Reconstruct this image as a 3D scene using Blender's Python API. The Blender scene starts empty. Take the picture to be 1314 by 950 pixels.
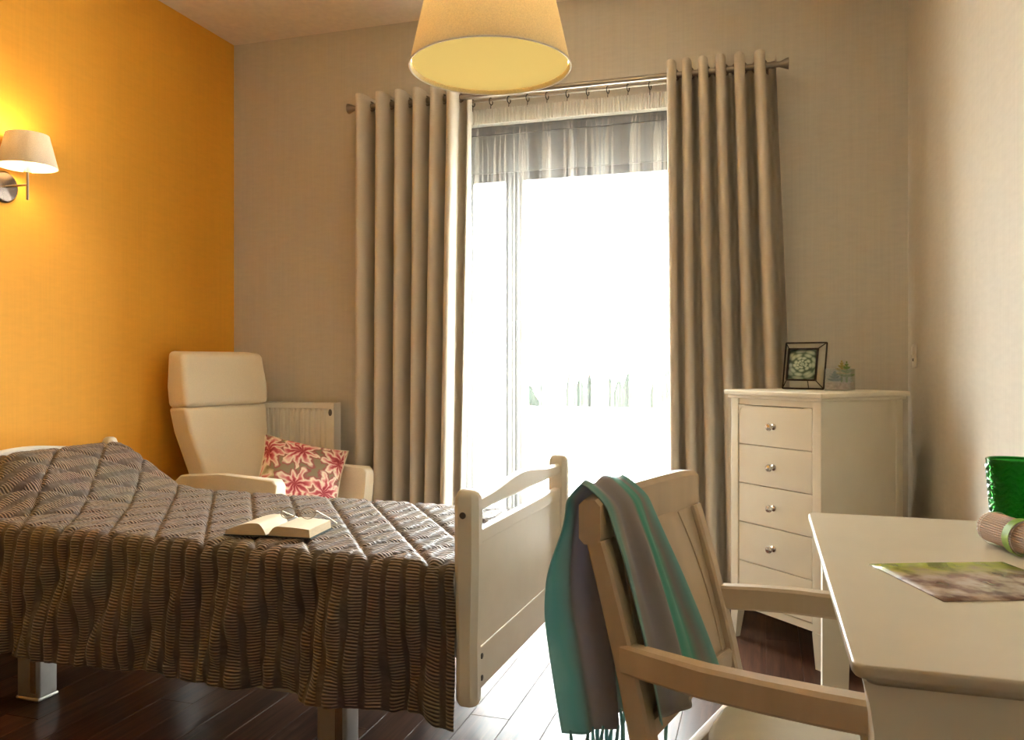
import bpy, bmesh, math, random
import numpy as np
from mathutils import Vector, Matrix

random.seed(7)
SC = bpy.context.scene
COL = SC.collection
PI = math.pi
R = math.radians

# ------------------------------------------------------------------ camera
F_PX, W_PX, H_PX, CX, HZ, EYE = 1043.0, 1314.0, 950.0, 657.0, 466.0, 1.15
YAW = R(17.25)
cam = bpy.data.objects.new('camera', bpy.data.cameras.new('camera'))
COL.objects.link(cam)
cam.location = (0, 0, EYE)
cam.rotation_euler = (R(90), 0, YAW)
cam.data.sensor_width = 36.0
cam.data.lens = 36.0 * F_PX / W_PX
cam.data.shift_y = (HZ - H_PX / 2) / W_PX
cam.data.clip_start = 0.02
SC.camera = cam

# ------------------------------------------------------------------ room measures
XL, XR, YB, YF, ZC = -3.03, 0.637, 4.15, -1.7, 3.05
WX0, WX1, WZ1 = -1.66, -0.28, 2.46          # french window opening

# ------------------------------------------------------------------ light
world = bpy.data.worlds.new('overcast_sky')
SC.world = world
world.use_nodes = True
bg = world.node_tree.nodes['Background']
bg.inputs[0].default_value = (0.94, 1.0, 0.99, 1)
bg.inputs[1].default_value = 8.0

pl = bpy.data.lights.new('window_portal', 'AREA')
pl.shape = 'RECTANGLE'
pl.size = WX1 - WX0
pl.size_y = 2.3
pl.cycles.is_portal = True
po = bpy.data.objects.new('window_portal', pl)
COL.objects.link(po)
po.location = ((WX0 + WX1) / 2, YB + 0.30, 1.15)
po.rotation_euler = (R(-90), 0, 0)           # faces into the room

vs = SC.view_settings
vs.view_transform = 'Standard'
vs.look = 'None'
vs.gamma = 1.0
vs.use_curve_mapping = False
vs.exposure = 2.57
SC.cycles.max_bounces = 12
SC.cycles.diffuse_bounces = 6
SC.cycles.transparent_max_bounces = 24
SC.cycles.sample_clamp_indirect = 6.0


def pix(x, y, X=None, Y=None, Z=None):
    """point of the photo's pixel on a room plane X=.., Y=.. or height Z=.."""
    a = (x - CX) / F_PX
    b = -(y - HZ) / F_PX
    c, s = math.cos(YAW), math.sin(YAW)
    d = Vector((a * c - s, a * s + c, b))
    if X is not None:
        t = X / d.x
    elif Y is not None:
        t = Y / d.y
    else:
        t = (Z - EYE) / d.z
    return Vector((0, 0, EYE)) + d * t


# ------------------------------------------------------------------ materials
MATS = {}


def newmat(name):
    m = bpy.data.materials.new(name)
    m.use_nodes = True
    MATS[name] = m
    nt = m.node_tree
    return m, nt, nt.nodes, nt.links, nt.nodes['Principled BSDF']


def N(nt, typ, **kw):
    n = nt.nodes.new(typ)
    for k, v in kw.items():
        if k.startswith('i_'):
            n.inputs[k[2:].replace('_', ' ')].default_value = v
        elif k.startswith('n'):
            n.inputs[int(k[1:])].default_value = v
        else:
            setattr(n, k, v)
    return n


def ramp(nt, stops):
    n = nt.nodes.new('ShaderNodeValToRGB')
    e = n.color_ramp.elements
    while len(e) < len(stops):
        e.new(0.5)
    for q, (p, c) in zip(e, stops):
        q.position = p
        q.color = (*c, 1)
    return n


def plain(name, col, rough=0.5, metal=0.0, var=0.06, scale=30.0, bump=0.0, bscale=200.0, stretch=(1, 1, 1),
          sheen=0.0, coat=0.0, emit=None):
    """principled + slight noise variation in colour and relief"""
    m, nt, nd, lk, p = newmat(name)
    tc = N(nt, 'ShaderNodeTexCoord')
    mp = N(nt, 'ShaderNodeMapping')
    mp.inputs['Scale'].default_value = stretch
    lk.new(tc.outputs['Object'], mp.inputs[0])
    no = N(nt, 'ShaderNodeTexNoise')
    no.inputs['Scale'].default_value = scale
    no.inputs['Detail'].default_value = 4
    lk.new(mp.outputs[0], no.inputs['Vector'])
    rp = ramp(nt, [(0.25, tuple(max(0, c * (1 - var)) for c in col)), (0.75, tuple(min(1, c * (1 + var)) for c in col))])
    lk.new(no.outputs['Fac'], rp.inputs[0])
    lk.new(rp.outputs[0], p.inputs['Base Color'])
    p.inputs['Roughness'].default_value = rough
    p.inputs['Metallic'].default_value = metal
    if sheen:
        p.inputs['Sheen Weight'].default_value = sheen
    if coat:
        p.inputs['Coat Weight'].default_value = coat
    if emit:
        p.inputs['Emission Color'].default_value = (*emit[0], 1)
        p.inputs['Emission Strength'].default_value = emit[1]
    if bump:
        n2 = N(nt, 'ShaderNodeTexNoise')
        n2.inputs['Scale'].default_value = bscale
        n2.inputs['Detail'].default_value = 3
        lk.new(mp.outputs[0], n2.inputs['Vector'])
        b = N(nt, 'ShaderNodeBump')
        b.inputs['Strength'].default_value = bump
        b.inputs['Distance'].default_value = 0.002
        lk.new(n2.outputs['Fac'], b.inputs['Height'])
        lk.new(b.outputs[0], p.inputs['Normal'])
    return m


def wallpaper(name, col, var=0.07):
    """woven wallpaper: fine vertical threads with faint horizontal slubs"""
    m, nt, nd, lk, p = newmat(name)
    tc = N(nt, 'ShaderNodeTexCoord')
    outs = []
    for sc in ((150, 150, 2.5), (14, 14, 60)):
        mp = N(nt, 'ShaderNodeMapping')
        mp.inputs['Scale'].default_value = sc
        lk.new(tc.outputs['Object'], mp.inputs[0])
        no = N(nt, 'ShaderNodeTexNoise')
        no.inputs['Scale'].default_value = 1.0
        no.inputs['Detail'].default_value = 3
        lk.new(mp.outputs[0], no.inputs['Vector'])
        outs.append(no)
    ad = N(nt, 'ShaderNodeMath', operation='ADD')
    lk.new(outs[0].outputs['Fac'], ad.inputs[0])
    lk.new(outs[1].outputs['Fac'], ad.inputs[1])
    hf = N(nt, 'ShaderNodeMath', operation='MULTIPLY')
    lk.new(ad.outputs[0], hf.inputs[0])
    hf.inputs[1].default_value = 0.5
    rp = ramp(nt, [(0.3, tuple(c * (1 - var) for c in col)), (0.7, tuple(c * (1 + var) for c in col))])
    lk.new(hf.outputs[0], rp.inputs[0])
    lk.new(rp.outputs[0], p.inputs['Base Color'])
    p.inputs['Roughness'].default_value = 0.7
    b = N(nt, 'ShaderNodeBump')
    b.inputs['Strength'].default_value = 0.25
    b.inputs['Distance'].default_value = 0.001
    lk.new(hf.outputs[0], b.inputs['Height'])
    lk.new(b.outputs[0], p.inputs['Normal'])
    return m


def cloth_mix(name, col, trans, rough=0.8, weave=700.0, alpha=0.0, sheen=0.2):
    """woven cloth: diffuse + translucent (+ open weave as plain transparency)"""
    m, nt, nd, lk, p = newmat(name)
    out = nd['Material Output']
    tc = N(nt, 'ShaderNodeTexCoord')
    no = N(nt, 'ShaderNodeTexNoise')
    no.inputs['Scale'].default_value = weave
    lk.new(tc.outputs['Object'], no.inputs['Vector'])
    rp = ramp(nt, [(0.3, tuple(c * 0.9 for c in col)), (0.7, tuple(min(1, c * 1.08) for c in col))])
    lk.new(no.outputs['Fac'], rp.inputs[0])
    lk.new(rp.outputs[0], p.inputs['Base Color'])
    p.inputs['Roughness'].default_value = rough
    p.inputs['Sheen Weight'].default_value = sheen
    p.inputs['Specular IOR Level'].default_value = 0.2
    tr = N(nt, 'ShaderNodeBsdfTranslucent')
    lk.new(rp.outputs[0], tr.inputs['Color'])
    mx = N(nt, 'ShaderNodeMixShader')
    mx.inputs[0].default_value = trans
    lk.new(p.outputs[0], mx.inputs[1])
    lk.new(tr.outputs[0], mx.inputs[2])
    last = mx
    if alpha:
        tp = N(nt, 'ShaderNodeBsdfTransparent')
        m2 = N(nt, 'ShaderNodeMixShader')
        m2.inputs[0].default_value = alpha
        lk.new(mx.outputs[0], m2.inputs[1])
        lk.new(tp.outputs[0], m2.inputs[2])
        last = m2
    lk.new(last.outputs[0], out.inputs['Surface'])
    return m


def thin_glass(name, tint=(1, 1, 1), refl=0.07, rough=0.02):
    m, nt, nd, lk, p = newmat(name)
    out = nd['Material Output']
    tp = N(nt, 'ShaderNodeBsdfTransparent')
    tp.inputs[0].default_value = (*tint, 1)
    gl = N(nt, 'ShaderNodeBsdfGlossy')
    gl.inputs['Roughness'].default_value = rough
    mx = N(nt, 'ShaderNodeMixShader')
    mx.inputs[0].default_value = refl
    lk.new(tp.outputs[0], mx.inputs[1])
    lk.new(gl.outputs[0], mx.inputs[2])
    lk.new(mx.outputs[0], out.inputs['Surface'])
    return m


wallpaper('orange_wall', (0.84, 0.40, 0.035), 0.05)
wallpaper('taupe_wall', (0.585, 0.545, 0.465), 0.06)
plain('ceiling_paint', (0.80, 0.70, 0.57), 0.8, bump=0.1)
plain('white_trim', (0.72, 0.69, 0.62), 0.45)
plain('window_frame_grey', (0.06, 0.064, 0.068), 0.45)
plain('shutter_grey', (0.13, 0.135, 0.14), 0.6)
thin_glass('window_glass')
plain('terrace_stone', (0.72, 0.70, 0.66), 0.8, var=0.1, scale=6)
plain('parapet_white', (0.86, 0.85, 0.82), 0.8)
plain('bush_leaf', (0.008, 0.013, 0.010), 0.8, var=0.5, scale=14, bump=0.5, bscale=30)
MATS['bush_leaf'].node_tree.nodes['Principled BSDF'].inputs['Specular IOR Level'].default_value = 0.0
plain('bush_bark', (0.12, 0.08, 0.05), 0.9)
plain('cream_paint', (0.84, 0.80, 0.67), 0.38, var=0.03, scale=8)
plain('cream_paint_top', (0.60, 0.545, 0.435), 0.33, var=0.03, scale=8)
plain('bed_white', (0.82, 0.79, 0.70), 0.35, var=0.03, scale=10)
plain('bed_metal', (0.62, 0.61, 0.58), 0.35, metal=0.85, var=0.04)
plain('steel_brushed', (0.34, 0.29, 0.235), 0.30, metal=1.0, var=0.08, stretch=(4, 200, 200))
plain('steel_dark', (0.16, 0.125, 0.10), 0.22, metal=0.95)
plain('steel_nickel', (0.62, 0.58, 0.52), 0.25, metal=1.0)
plain('screw_dark', (0.10, 0.09, 0.08), 0.4, metal=0.7)
plain('chair_wood', (0.60, 0.47, 0.32), 0.42, var=0.12, scale=14, stretch=(1, 1, 0.12), bump=0.1)
plain('chair_seat_cream', (0.66, 0.60, 0.48), 0.6, var=0.04, bump=0.15, bscale=900)
plain('armchair_fabric', (0.84, 0.76, 0.60), 0.9, var=0.07, scale=300, bump=0.25, bscale=700, sheen=0.3)
plain('armchair_wood', (0.60, 0.45, 0.27), 0.5, var=0.1, scale=20, stretch=(0.2, 1, 1))
plain('radiator_white', (0.78, 0.75, 0.67), 0.4, var=0.02)
plain('plastic_white', (0.74, 0.70, 0.62), 0.4)
plain('socket_dark', (0.12, 0.10, 0.09), 0.5)
plain('paper_page', (0.80, 0.72, 0.56), 0.8, var=0.04, scale=60)
plain('paper_edge', (0.66, 0.52, 0.33), 0.85, var=0.2, scale=40, stretch=(1, 1, 60))
plain('book_cover', (0.03, 0.05, 0.045), 0.6)
plain('spectacle_metal', (0.30, 0.23, 0.15), 0.3, metal=0.9)
thin_glass('spectacle_glass', (0.96, 0.95, 0.9), 0.12)
plain('wire_black', (0.03, 0.022, 0.016), 0.45, metal=0.5)
thin_glass('clear_glass', (0.93, 0.95, 0.92), 0.17)
plain('sand_pink', (0.55, 0.42, 0.36), 0.95, var=0.3, scale=120, bump=0.6)
plain('succulent_blue', (0.12, 0.20, 0.15), 0.55, var=0.25, scale=30)
plain('succulent_green', (0.17, 0.26, 0.06), 0.55, var=0.3, scale=30)
plain('succulent_yellow', (0.40, 0.32, 0.09), 0.55, var=0.25, scale=30)
plain('ribbon_green', (0.25, 0.42, 0.04), 0.5)
plain('mattress_cloth', (0.70, 0.66, 0.58), 0.9)
plain('fringe_teal', (0.20, 0.45, 0.46), 0.85, var=0.3, scale=60)
cloth_mix('curtain_cloth', (0.66, 0.59, 0.49), 0.06, weave=500)
cloth_mix('sheer_cloth', (0.86, 0.84, 0.80), 0.02, weave=900, alpha=0.86, sheen=0.0)
cloth_mix('sheer_header', (0.78, 0.73, 0.64), 0.40, weave=900, alpha=0.10, sheen=0.0)
cloth_mix('lamp_cloth', (0.84, 0.72, 0.45), 0.05, weave=260, sheen=0.0)
cloth_mix('sconce_cloth', (0.82, 0.75, 0.63), 0.12, weave=300, sheen=0.0)


def mat_diffuser():
    m, nt, nd, lk, p = newmat('lamp_diffuser')
    p.inputs['Base Color'].default_value = (0.36, 0.25, 0.065, 1)
    p.inputs['Roughness'].default_value = 0.9
    p.inputs['Specular IOR Level'].default_value = 0.0
    p.inputs['Emission Color'].default_value = (1.0, 0.70, 0.22, 1)
    p.inputs['Emission Strength'].default_value = 0.085


mat_diffuser()
plain('pendant_bulb_glow', (0.9, 0.85, 0.7), 0.4, emit=((1.0, 0.90, 0.66), 520.0))
plain('bulb_glow', (0.9, 0.8, 0.6), 0.4, emit=((1.0, 0.72, 0.36), 14.0))


def mat_floor():
    m, nt, nd, lk, p = newmat('dark_plank')
    tc = N(nt, 'ShaderNodeTexCoord')
    oi = N(nt, 'ShaderNodeObjectInfo')
    ad = N(nt, 'ShaderNodeVectorMath', operation='ADD')
    mu = N(nt, 'ShaderNodeVectorMath', operation='SCALE')
    cv = N(nt, 'ShaderNodeCombineXYZ')
    for k in range(3):
        lk.new(oi.outputs['Random'], cv.inputs[k])
    lk.new(cv.outputs[0], mu.inputs[0])
    mu.inputs['Scale'].default_value = 37.0
    lk.new(tc.outputs['Object'], ad.inputs[0])
    lk.new(mu.outputs[0], ad.inputs[1])
    mp = N(nt, 'ShaderNodeMapping')
    mp.inputs['Scale'].default_value = (26, 1.6, 10)
    lk.new(ad.outputs[0], mp.inputs[0])
    no = N(nt, 'ShaderNodeTexNoise')
    no.inputs['Scale'].default_value = 2.0
    no.inputs['Detail'].default_value = 6
    no.inputs['Distortion'].default_value = 0.6
    lk.new(mp.outputs[0], no.inputs['Vector'])
    rp = ramp(nt, [(0.3, (0.030, 0.012, 0.007)), (0.55, (0.075, 0.030, 0.016)), (0.75, (0.12, 0.052, 0.028))])
    lk.new(no.outputs['Fac'], rp.inputs[0])
    hs = N(nt, 'ShaderNodeHueSaturation')
    vr = N(nt, 'ShaderNodeMapRange')
    vr.inputs['To Min'].default_value = 0.65
    vr.inputs['To Max'].default_value = 1.35
    lk.new(oi.outputs['Random'], vr.inputs[0])
    lk.new(vr.outputs[0], hs.inputs['Value'])
    lk.new(rp.outputs[0], hs.inputs['Color'])
    lk.new(hs.outputs[0], p.inputs['Base Color'])
    p.inputs['Roughness'].default_value = 0.38
    p.inputs['Specular IOR Level'].default_value = 0.22
    b = N(nt, 'ShaderNodeBump')
    b.inputs['Strength'].default_value = 0.08
    b.inputs['Distance'].default_value = 0.001
    lk.new(no.outputs['Fac'], b.inputs['Height'])
    lk.new(b.outputs[0], p.inputs['Normal'])


mat_floor()


def mat_bedspread():
    """brown satin: bands along the length, each filled with fine ribs (UV in metres)"""
    m, nt, nd, lk, p = newmat('bedspread_satin')
    uv = N(nt, 'ShaderNodeUVMap')
    sp = N(nt, 'ShaderNodeSeparateXYZ')
    lk.new(uv.outputs[0], sp.inputs[0])

    def math_(op, a, b=None):
        n = N(nt, 'ShaderNodeMath', operation=op)
        for i, v in enumerate((a, b)):
            if v is None:
                continue
            if isinstance(v, (int, float)):
                n.inputs[i].default_value = v
            else:
                lk.new(v, n.inputs[i])
        return n.outputs[0]
    band = math_('SINE', math_('MULTIPLY', sp.outputs[0], 2 * PI / 0.057))
    mask = N(nt, 'ShaderNodeMapRange', interpolation_type='SMOOTHSTEP')
    mask.inputs['From Min'].default_value = -0.65
    mask.inputs['From Max'].default_value = 0.10
    lk.new(band, mask.inputs[0])
    no = N(nt, 'ShaderNodeTexNoise')
    no.inputs['Scale'].default_value = 16.0
    lk.new(uv.outputs[0], no.inputs['Vector'])
    vv = math_('ADD', sp.outputs[1], math_('MULTIPLY', no.outputs['Fac'], 0.005))
    rib = math_('SINE', math_('MULTIPLY', vv, 2 * PI / 0.0086))
    rib01 = math_('ADD', math_('MULTIPLY', rib, 0.5), 0.5)
    ribm = math_('MULTIPLY', rib01, mask.outputs[0])
    rr_ = ramp(nt, [(0.15, (0.055, 0.036, 0.023)), (0.5, (0.19, 0.132, 0.086)), (0.88, (0.43, 0.32, 0.22))])
    lk.new(rib01, rr_.inputs[0])
    rp = N(nt, 'ShaderNodeMixRGB')
    lk.new(mask.outputs[0], rp.inputs[0])
    rp.inputs[1].default_value = (0.125, 0.092, 0.068, 1)
    lk.new(rr_.outputs[0], rp.inputs[2])
    n2 = N(nt, 'ShaderNodeTexNoise')
    n2.inputs['Scale'].default_value = 7.0
    lk.new(uv.outputs[0], n2.inputs['Vector'])
    mx = N(nt, 'ShaderNodeMixRGB', blend_type='MULTIPLY')
    mx.inputs[0].default_value = 0.35
    lk.new(rp.outputs[0], mx.inputs[1])
    lk.new(n2.outputs['Color'], mx.inputs[2])
    lk.new(mx.outputs[0], p.inputs['Base Color'])
    p.inputs['Roughness'].default_value = 0.5
    p.inputs['Specular IOR Level'].default_value = 0.4
    p.inputs['Sheen Weight'].default_value = 0.25
    # crinkles
    mp = N(nt, 'ShaderNodeMapping')
    mp.inputs['Scale'].default_value = (18, 60, 1)
    lk.new(uv.outputs[0], mp.inputs[0])
    n3 = N(nt, 'ShaderNodeTexNoise')
    n3.inputs['Scale'].default_value = 1.0
    n3.inputs['Detail'].default_value = 3
    lk.new(mp.outputs[0], n3.inputs['Vector'])
    hh = math_('ADD', ribm, math_('MULTIPLY', n3.outputs['Fac'], 1.6))
    b = N(nt, 'ShaderNodeBump')
    b.inputs['Strength'].default_value = 0.8
    b.inputs['Distance'].default_value = 0.003
    lk.new(hh, b.inputs['Height'])
    lk.new(b.outputs[0], p.inputs['Normal'])


mat_bedspread()


def mat_floral():
    m, nt, nd, lk, p = newmat('floral_print')
    uv = N(nt, 'ShaderNodeUVMap')
    wn = N(nt, 'ShaderNodeTexNoise')
    wn.inputs['Scale'].default_value = 7
    lk.new(uv.outputs[0], wn.inputs['Vector'])
    sc = N(nt, 'ShaderNodeVectorMath', operation='SCALE')
    sc.inputs['Scale'].default_value = 0.17
    lk.new(wn.outputs['Color'], sc.inputs[0])
    av = N(nt, 'ShaderNodeVectorMath', operation='ADD')
    lk.new(uv.outputs[0], av.inputs[0])
    lk.new(sc.outputs[0], av.inputs[1])
    vo = N(nt, 'ShaderNodeTexVoronoi', voronoi_dimensions='2D')
    vo.inputs['Scale'].default_value = 2.7
    vo.inputs['Randomness'].default_value = 0.7
    lk.new(av.outputs[0], vo.inputs['Vector'])
    # petal angle
    s2 = N(nt, 'ShaderNodeVectorMath', operation='SUBTRACT')
    lk.new(av.outputs[0], s2.inputs[0])
    lk.new(vo.outputs['Position'], s2.inputs[1])
    sp = N(nt, 'ShaderNodeSeparateXYZ')
    lk.new(s2.outputs[0], sp.inputs[0])
    at = N(nt, 'ShaderNodeMath', operation='ARCTAN2')
    lk.new(sp.outputs[1], at.inputs[0])
    lk.new(sp.outputs[0], at.inputs[1])
    m1 = N(nt, 'ShaderNodeMath', operation='MULTIPLY')
    m1.inputs[1].default_value = 9.0
    lk.new(at.outputs[0], m1.inputs[0])
    sn = N(nt, 'ShaderNodeMath', operation='SINE')
    lk.new(m1.outputs[0], sn.inputs[0])
    m2 = N(nt, 'ShaderNodeMath', operation='MULTIPLY')
    m2.inputs[1].default_value = 0.16
    lk.new(sn.outputs[0], m2.inputs[0])
    a2 = N(nt, 'ShaderNodeMath', operation='ADD')
    lk.new(vo.outputs['Distance'], a2.inputs[0])
    lk.new(m2.outputs[0], a2.inputs[1])
    r1 = ramp(nt, [(0.0, (0.42, 0.03, 0.03)), (0.22, (0.62, 0.10, 0.08)), (0.36, (0.78, 0.42, 0.34)),
                   (0.46, (0.78, 0.66, 0.50)), (0.56, (0.55, 0.45, 0.25)), (0.70, (0.26, 0.19, 0.10))])
    r2 = ramp(nt, [(0.0, (0.26, 0.02, 0.03)), (0.20, (0.48, 0.08, 0.09)), (0.34, (0.66, 0.33, 0.30)),
                   (0.46, (0.78, 0.68, 0.52)), (0.58, (0.33, 0.07, 0.07)), (0.72, (0.24, 0.19, 0.11))])
    lk.new(a2.outputs[0], r1.inputs[0])
    lk.new(a2.outputs[0], r2.inputs[0])
    sc2 = N(nt, 'ShaderNodeSeparateColor')
    lk.new(vo.outputs['Color'], sc2.inputs[0])
    gt = N(nt, 'ShaderNodeMath', operation='GREATER_THAN')
    gt.inputs[1].default_value = 0.5
    lk.new(sc2.outputs[0], gt.inputs[0])
    mx = N(nt, 'ShaderNodeMixRGB')
    lk.new(gt.outputs[0], mx.inputs[0])
    lk.new(r1.outputs[0], mx.inputs[1])
    lk.new(r2.outputs[0], mx.inputs[2])
    lk.new(mx.outputs[0], p.inputs['Base Color'])
    p.inputs['Roughness'].default_value = 0.8


mat_floral()


def mat_scarf():
    """soft scarf with lengthwise stripes: u across, v along (UV)"""
    m, nt, nd, lk, p = newmat('scarf_cloth')
    out = nd['Material Output']
    uv = N(nt, 'ShaderNodeUVMap')
    sp = N(nt, 'ShaderNodeSeparateXYZ')
    lk.new(uv.outputs[0], sp.inputs[0])
    no = N(nt, 'ShaderNodeTexNoise')
    no.inputs['Scale'].default_value = 5
    lk.new(uv.outputs[0], no.inputs['Vector'])
    mm = N(nt, 'ShaderNodeMath', operation='MULTIPLY_ADD')
    lk.new(no.outputs['Fac'], mm.inputs[0])
    mm.inputs[1].default_value = 0.10
    lk.new(sp.outputs[0], mm.inputs[2])
    grey, purple = (0.40, 0.37, 0.36), (0.33, 0.31, 0.36)
    teal, green = (0.20, 0.48, 0.46), (0.10, 0.52, 0.39)
    pale = (0.46, 0.66, 0.64)
    rp = ramp(nt, [(0.02, pale), (0.10, teal), (0.22, grey), (0.32, purple), (0.42, grey), (0.50, (0.40, 0.37, 0.37)),
                   (0.58, grey), (0.66, green), (0.74, (0.16, 0.55, 0.43)), (0.82, green), (0.90, grey), (0.97, teal)])
    lk.new(mm.outputs[0], rp.inputs[0])
    lk.new(rp.outputs[0], p.inputs['Base Color'])
    p.inputs['Roughness'].default_value = 0.75
    p.inputs['Sheen Weight'].default_value = 0.3
    tr = N(nt, 'ShaderNodeBsdfTranslucent')
    lk.new(rp.outputs[0], tr.inputs['Color'])
    mx = N(nt, 'ShaderNodeMixShader')
    mx.inputs[0].default_value = 0.35
    lk.new(p.outputs[0], mx.inputs[1])
    lk.new(tr.outputs[0], mx.inputs[2])
    lk.new(mx.outputs[0], out.inputs['Surface'])


mat_scarf()


def mat_rosette():
    """printed photograph of a succulent rosette (UV 0..1)"""
    m, nt, nd, lk, p = newmat('succulent_print')
    uv = N(nt, 'ShaderNodeUVMap')
    mp = N(nt, 'ShaderNodeMapping')
    mp.inputs['Location'].default_value = (-0.5, -0.72, 0)
    mp.inputs['Scale'].default_value = (1.0, 1.4, 1)
    lk.new(uv.outputs[0], mp.inputs[0])
    sp = N(nt, 'ShaderNodeSeparateXYZ')
    lk.new(mp.outputs[0], sp.inputs[0])
    an = N(nt, 'ShaderNodeMath', operation='ARCTAN2')
    lk.new(sp.outputs[1], an.inputs[0])
    lk.new(sp.outputs[0], an.inputs[1])
    ln = N(nt, 'ShaderNodeVectorMath', operation='LENGTH')
    lk.new(mp.outputs[0], ln.inputs[0])
    lg = N(nt, 'ShaderNodeMath', operation='POWER')
    lk.new(ln.outputs['Value'], lg.inputs[0])
    lg.inputs[1].default_value = 0.6
    cb = N(nt, 'ShaderNodeCombineXYZ')
    ax_ = N(nt, 'ShaderNodeMath', operation='MULTIPLY_ADD')
    lk.new(an.outputs[0], ax_.inputs[0])
    ax_.inputs[1].default_value = 1.4
    lk.new(lg.outputs[0], ax_.inputs[2])
    ay_ = N(nt, 'ShaderNodeMath', operation='MULTIPLY')
    lk.new(lg.outputs[0], ay_.inputs[0])
    ay_.inputs[1].default_value = 7.0
    lk.new(ax_.outputs[0], cb.inputs[0])
    lk.new(ay_.outputs[0], cb.inputs[1])
    vo = N(nt, 'ShaderNodeTexVoronoi', voronoi_dimensions='2D')
    vo.inputs['Scale'].default_value = 1.0
    vo.inputs['Randomness'].default_value = 0.5
    lk.new(cb.outputs[0], vo.inputs['Vector'])
    rp = ramp(nt, [(0.0, (0.55, 0.62, 0.50)), (0.35, (0.36, 0.44, 0.34)), (0.55, (0.10, 0.16, 0.10)), (0.8, (0.04, 0.06, 0.04))])
    lk.new(vo.outputs['Distance'], rp.inputs[0])
    lk.new(rp.outputs[0], p.inputs['Base Color'])
    p.inputs['Roughness'].default_value = 0.5


mat_rosette()


def mat_card():
    """glossy printed sheet: soft green and brown picture"""
    m, nt, nd, lk, p = newmat('picture_sheet_print')
    uv = N(nt, 'ShaderNodeUVMap')
    sp = N(nt, 'ShaderNodeSeparateXYZ')
    lk.new(uv.outputs[0], sp.inputs[0])
    mp = N(nt, 'ShaderNodeMapping')
    mp.inputs['Scale'].default_value = (4, 3, 1)
    lk.new(uv.outputs[0], mp.inputs[0])
    no = N(nt, 'ShaderNodeTexNoise')
    no.inputs['Scale'].default_value = 1.3
    no.inputs['Detail'].default_value = 5
    lk.new(mp.outputs[0], no.inputs['Vector'])
    r1 = ramp(nt, [(0.28, (0.09, 0.05, 0.045)), (0.42, (0.20, 0.12, 0.10)), (0.52, (0.42, 0.33, 0.27)), (0.62, (0.55, 0.47, 0.40)), (0.75, (0.24, 0.15, 0.12))])
    r2 = ramp(nt, [(0.3, (0.10, 0.12, 0.03)), (0.5, (0.36, 0.38, 0.07)), (0.7, (0.30, 0.24, 0.14))])
    lk.new(no.outputs['Fac'], r1.inputs[0])
    lk.new(no.outputs['Fac'], r2.inputs[0])
    mr = N(nt, 'ShaderNodeMapRange', interpolation_type='SMOOTHSTEP')
    mr.inputs['From Min'].default_value = 0.55
    mr.inputs['From Max'].default_value = 0.85
    lk.new(sp.outputs[1], mr.inputs[0])
    mx = N(nt, 'ShaderNodeMixRGB')
    lk.new(mr.outputs[0], mx.inputs[0])
    lk.new(r1.outputs[0], mx.inputs[1])
    lk.new(r2.outputs[0], mx.inputs[2])
    lk.new(mx.outputs[0], p.inputs['Base Color'])
    p.inputs['Roughness'].default_value = 0.25


mat_card()


def mat_bamboo():
    m, nt, nd, lk, p = newmat('bamboo_slats')
    uv = N(nt, 'ShaderNodeUVMap')
    sp = N(nt, 'ShaderNodeSeparateXYZ')
    lk.new(uv.outputs[0], sp.inputs[0])
    no = N(nt, 'ShaderNodeTexNoise')
    no.inputs['Scale'].default_value = 40
    lk.new(uv.outputs[0], no.inputs['Vector'])
    rp = ramp(nt, [(0.3, (0.30, 0.17, 0.085)), (0.7, (0.50, 0.33, 0.19))])
    lk.new(no.outputs['Fac'], rp.inputs[0])
    lk.new(rp.outputs[0], p.inputs['Base Color'])
    p.inputs['Roughness'].default_value = 0.6


mat_bamboo()


def mat_green_glass():
    m, nt, nd, lk, p = newmat('green_glass')
    p.inputs['Base Color'].default_value = (0.04, 0.34, 0.05, 1)
    p.inputs['Roughness'].default_value = 0.05
    p.inputs['Transmission Weight'].default_value = 0.9
    p.inputs['IOR'].default_value = 1.25


mat_green_glass()


# ------------------------------------------------------------------ mesh helpers
def finish(name, bm, mat, parent=None, smooth=False, loc=None, rot=None, solid=None, subsurf=0, angle=35):
    bmesh.ops.recalc_face_normals(bm, faces=bm.faces)
    me = bpy.data.meshes.new(name)
    bm.to_mesh(me)
    bm.free()
    return link(name, me, mat, parent, smooth, loc, rot, solid, subsurf, angle)


def link(name, me, mat, parent=None, smooth=False, loc=None, rot=None, solid=None, subsurf=0, angle=35):
    o = bpy.data.objects.new(name, me)
    COL.objects.link(o)
    if mat and not me.materials:
        me.materials.append(MATS[mat])
    if smooth:
        me.polygons.foreach_set('use_smooth', [True] * len(me.polygons))
        if angle:
            me.set_sharp_from_angle(angle=R(angle))
    if parent:
        o.parent = parent
    if loc is not None:
        o.location = loc
    if rot is not None:
        o.rotation_euler = rot
    if smooth and angle and not subsurf:
        o.modifiers.new('even_faces', 'WEIGHTED_NORMAL').keep_sharp = True
    if subsurf:
        md = o.modifiers.new('subsurf', 'SUBSURF')
        md.levels = md.render_levels = subsurf
    if solid:
        md = o.modifiers.new('solid', 'SOLIDIFY')
        md.thickness = solid
        md.offset = 0
    return o


def tag(o, label, cat, group=None):
    o['label'] = label
    o['category'] = cat
    if group:
        o['group'] = group
    return o


def thing(name, label, cat, loc=(0, 0, 0), rz=0.0, group=None):
    o = bpy.data.objects.new(name, None)
    COL.objects.link(o)
    o.location = loc
    o.rotation_euler = (0, 0, rz)
    o.empty_display_size = 0.1
    return tag(o, label, cat, group)


def struct(o):
    o['kind'] = 'structure'
    return o


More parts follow.
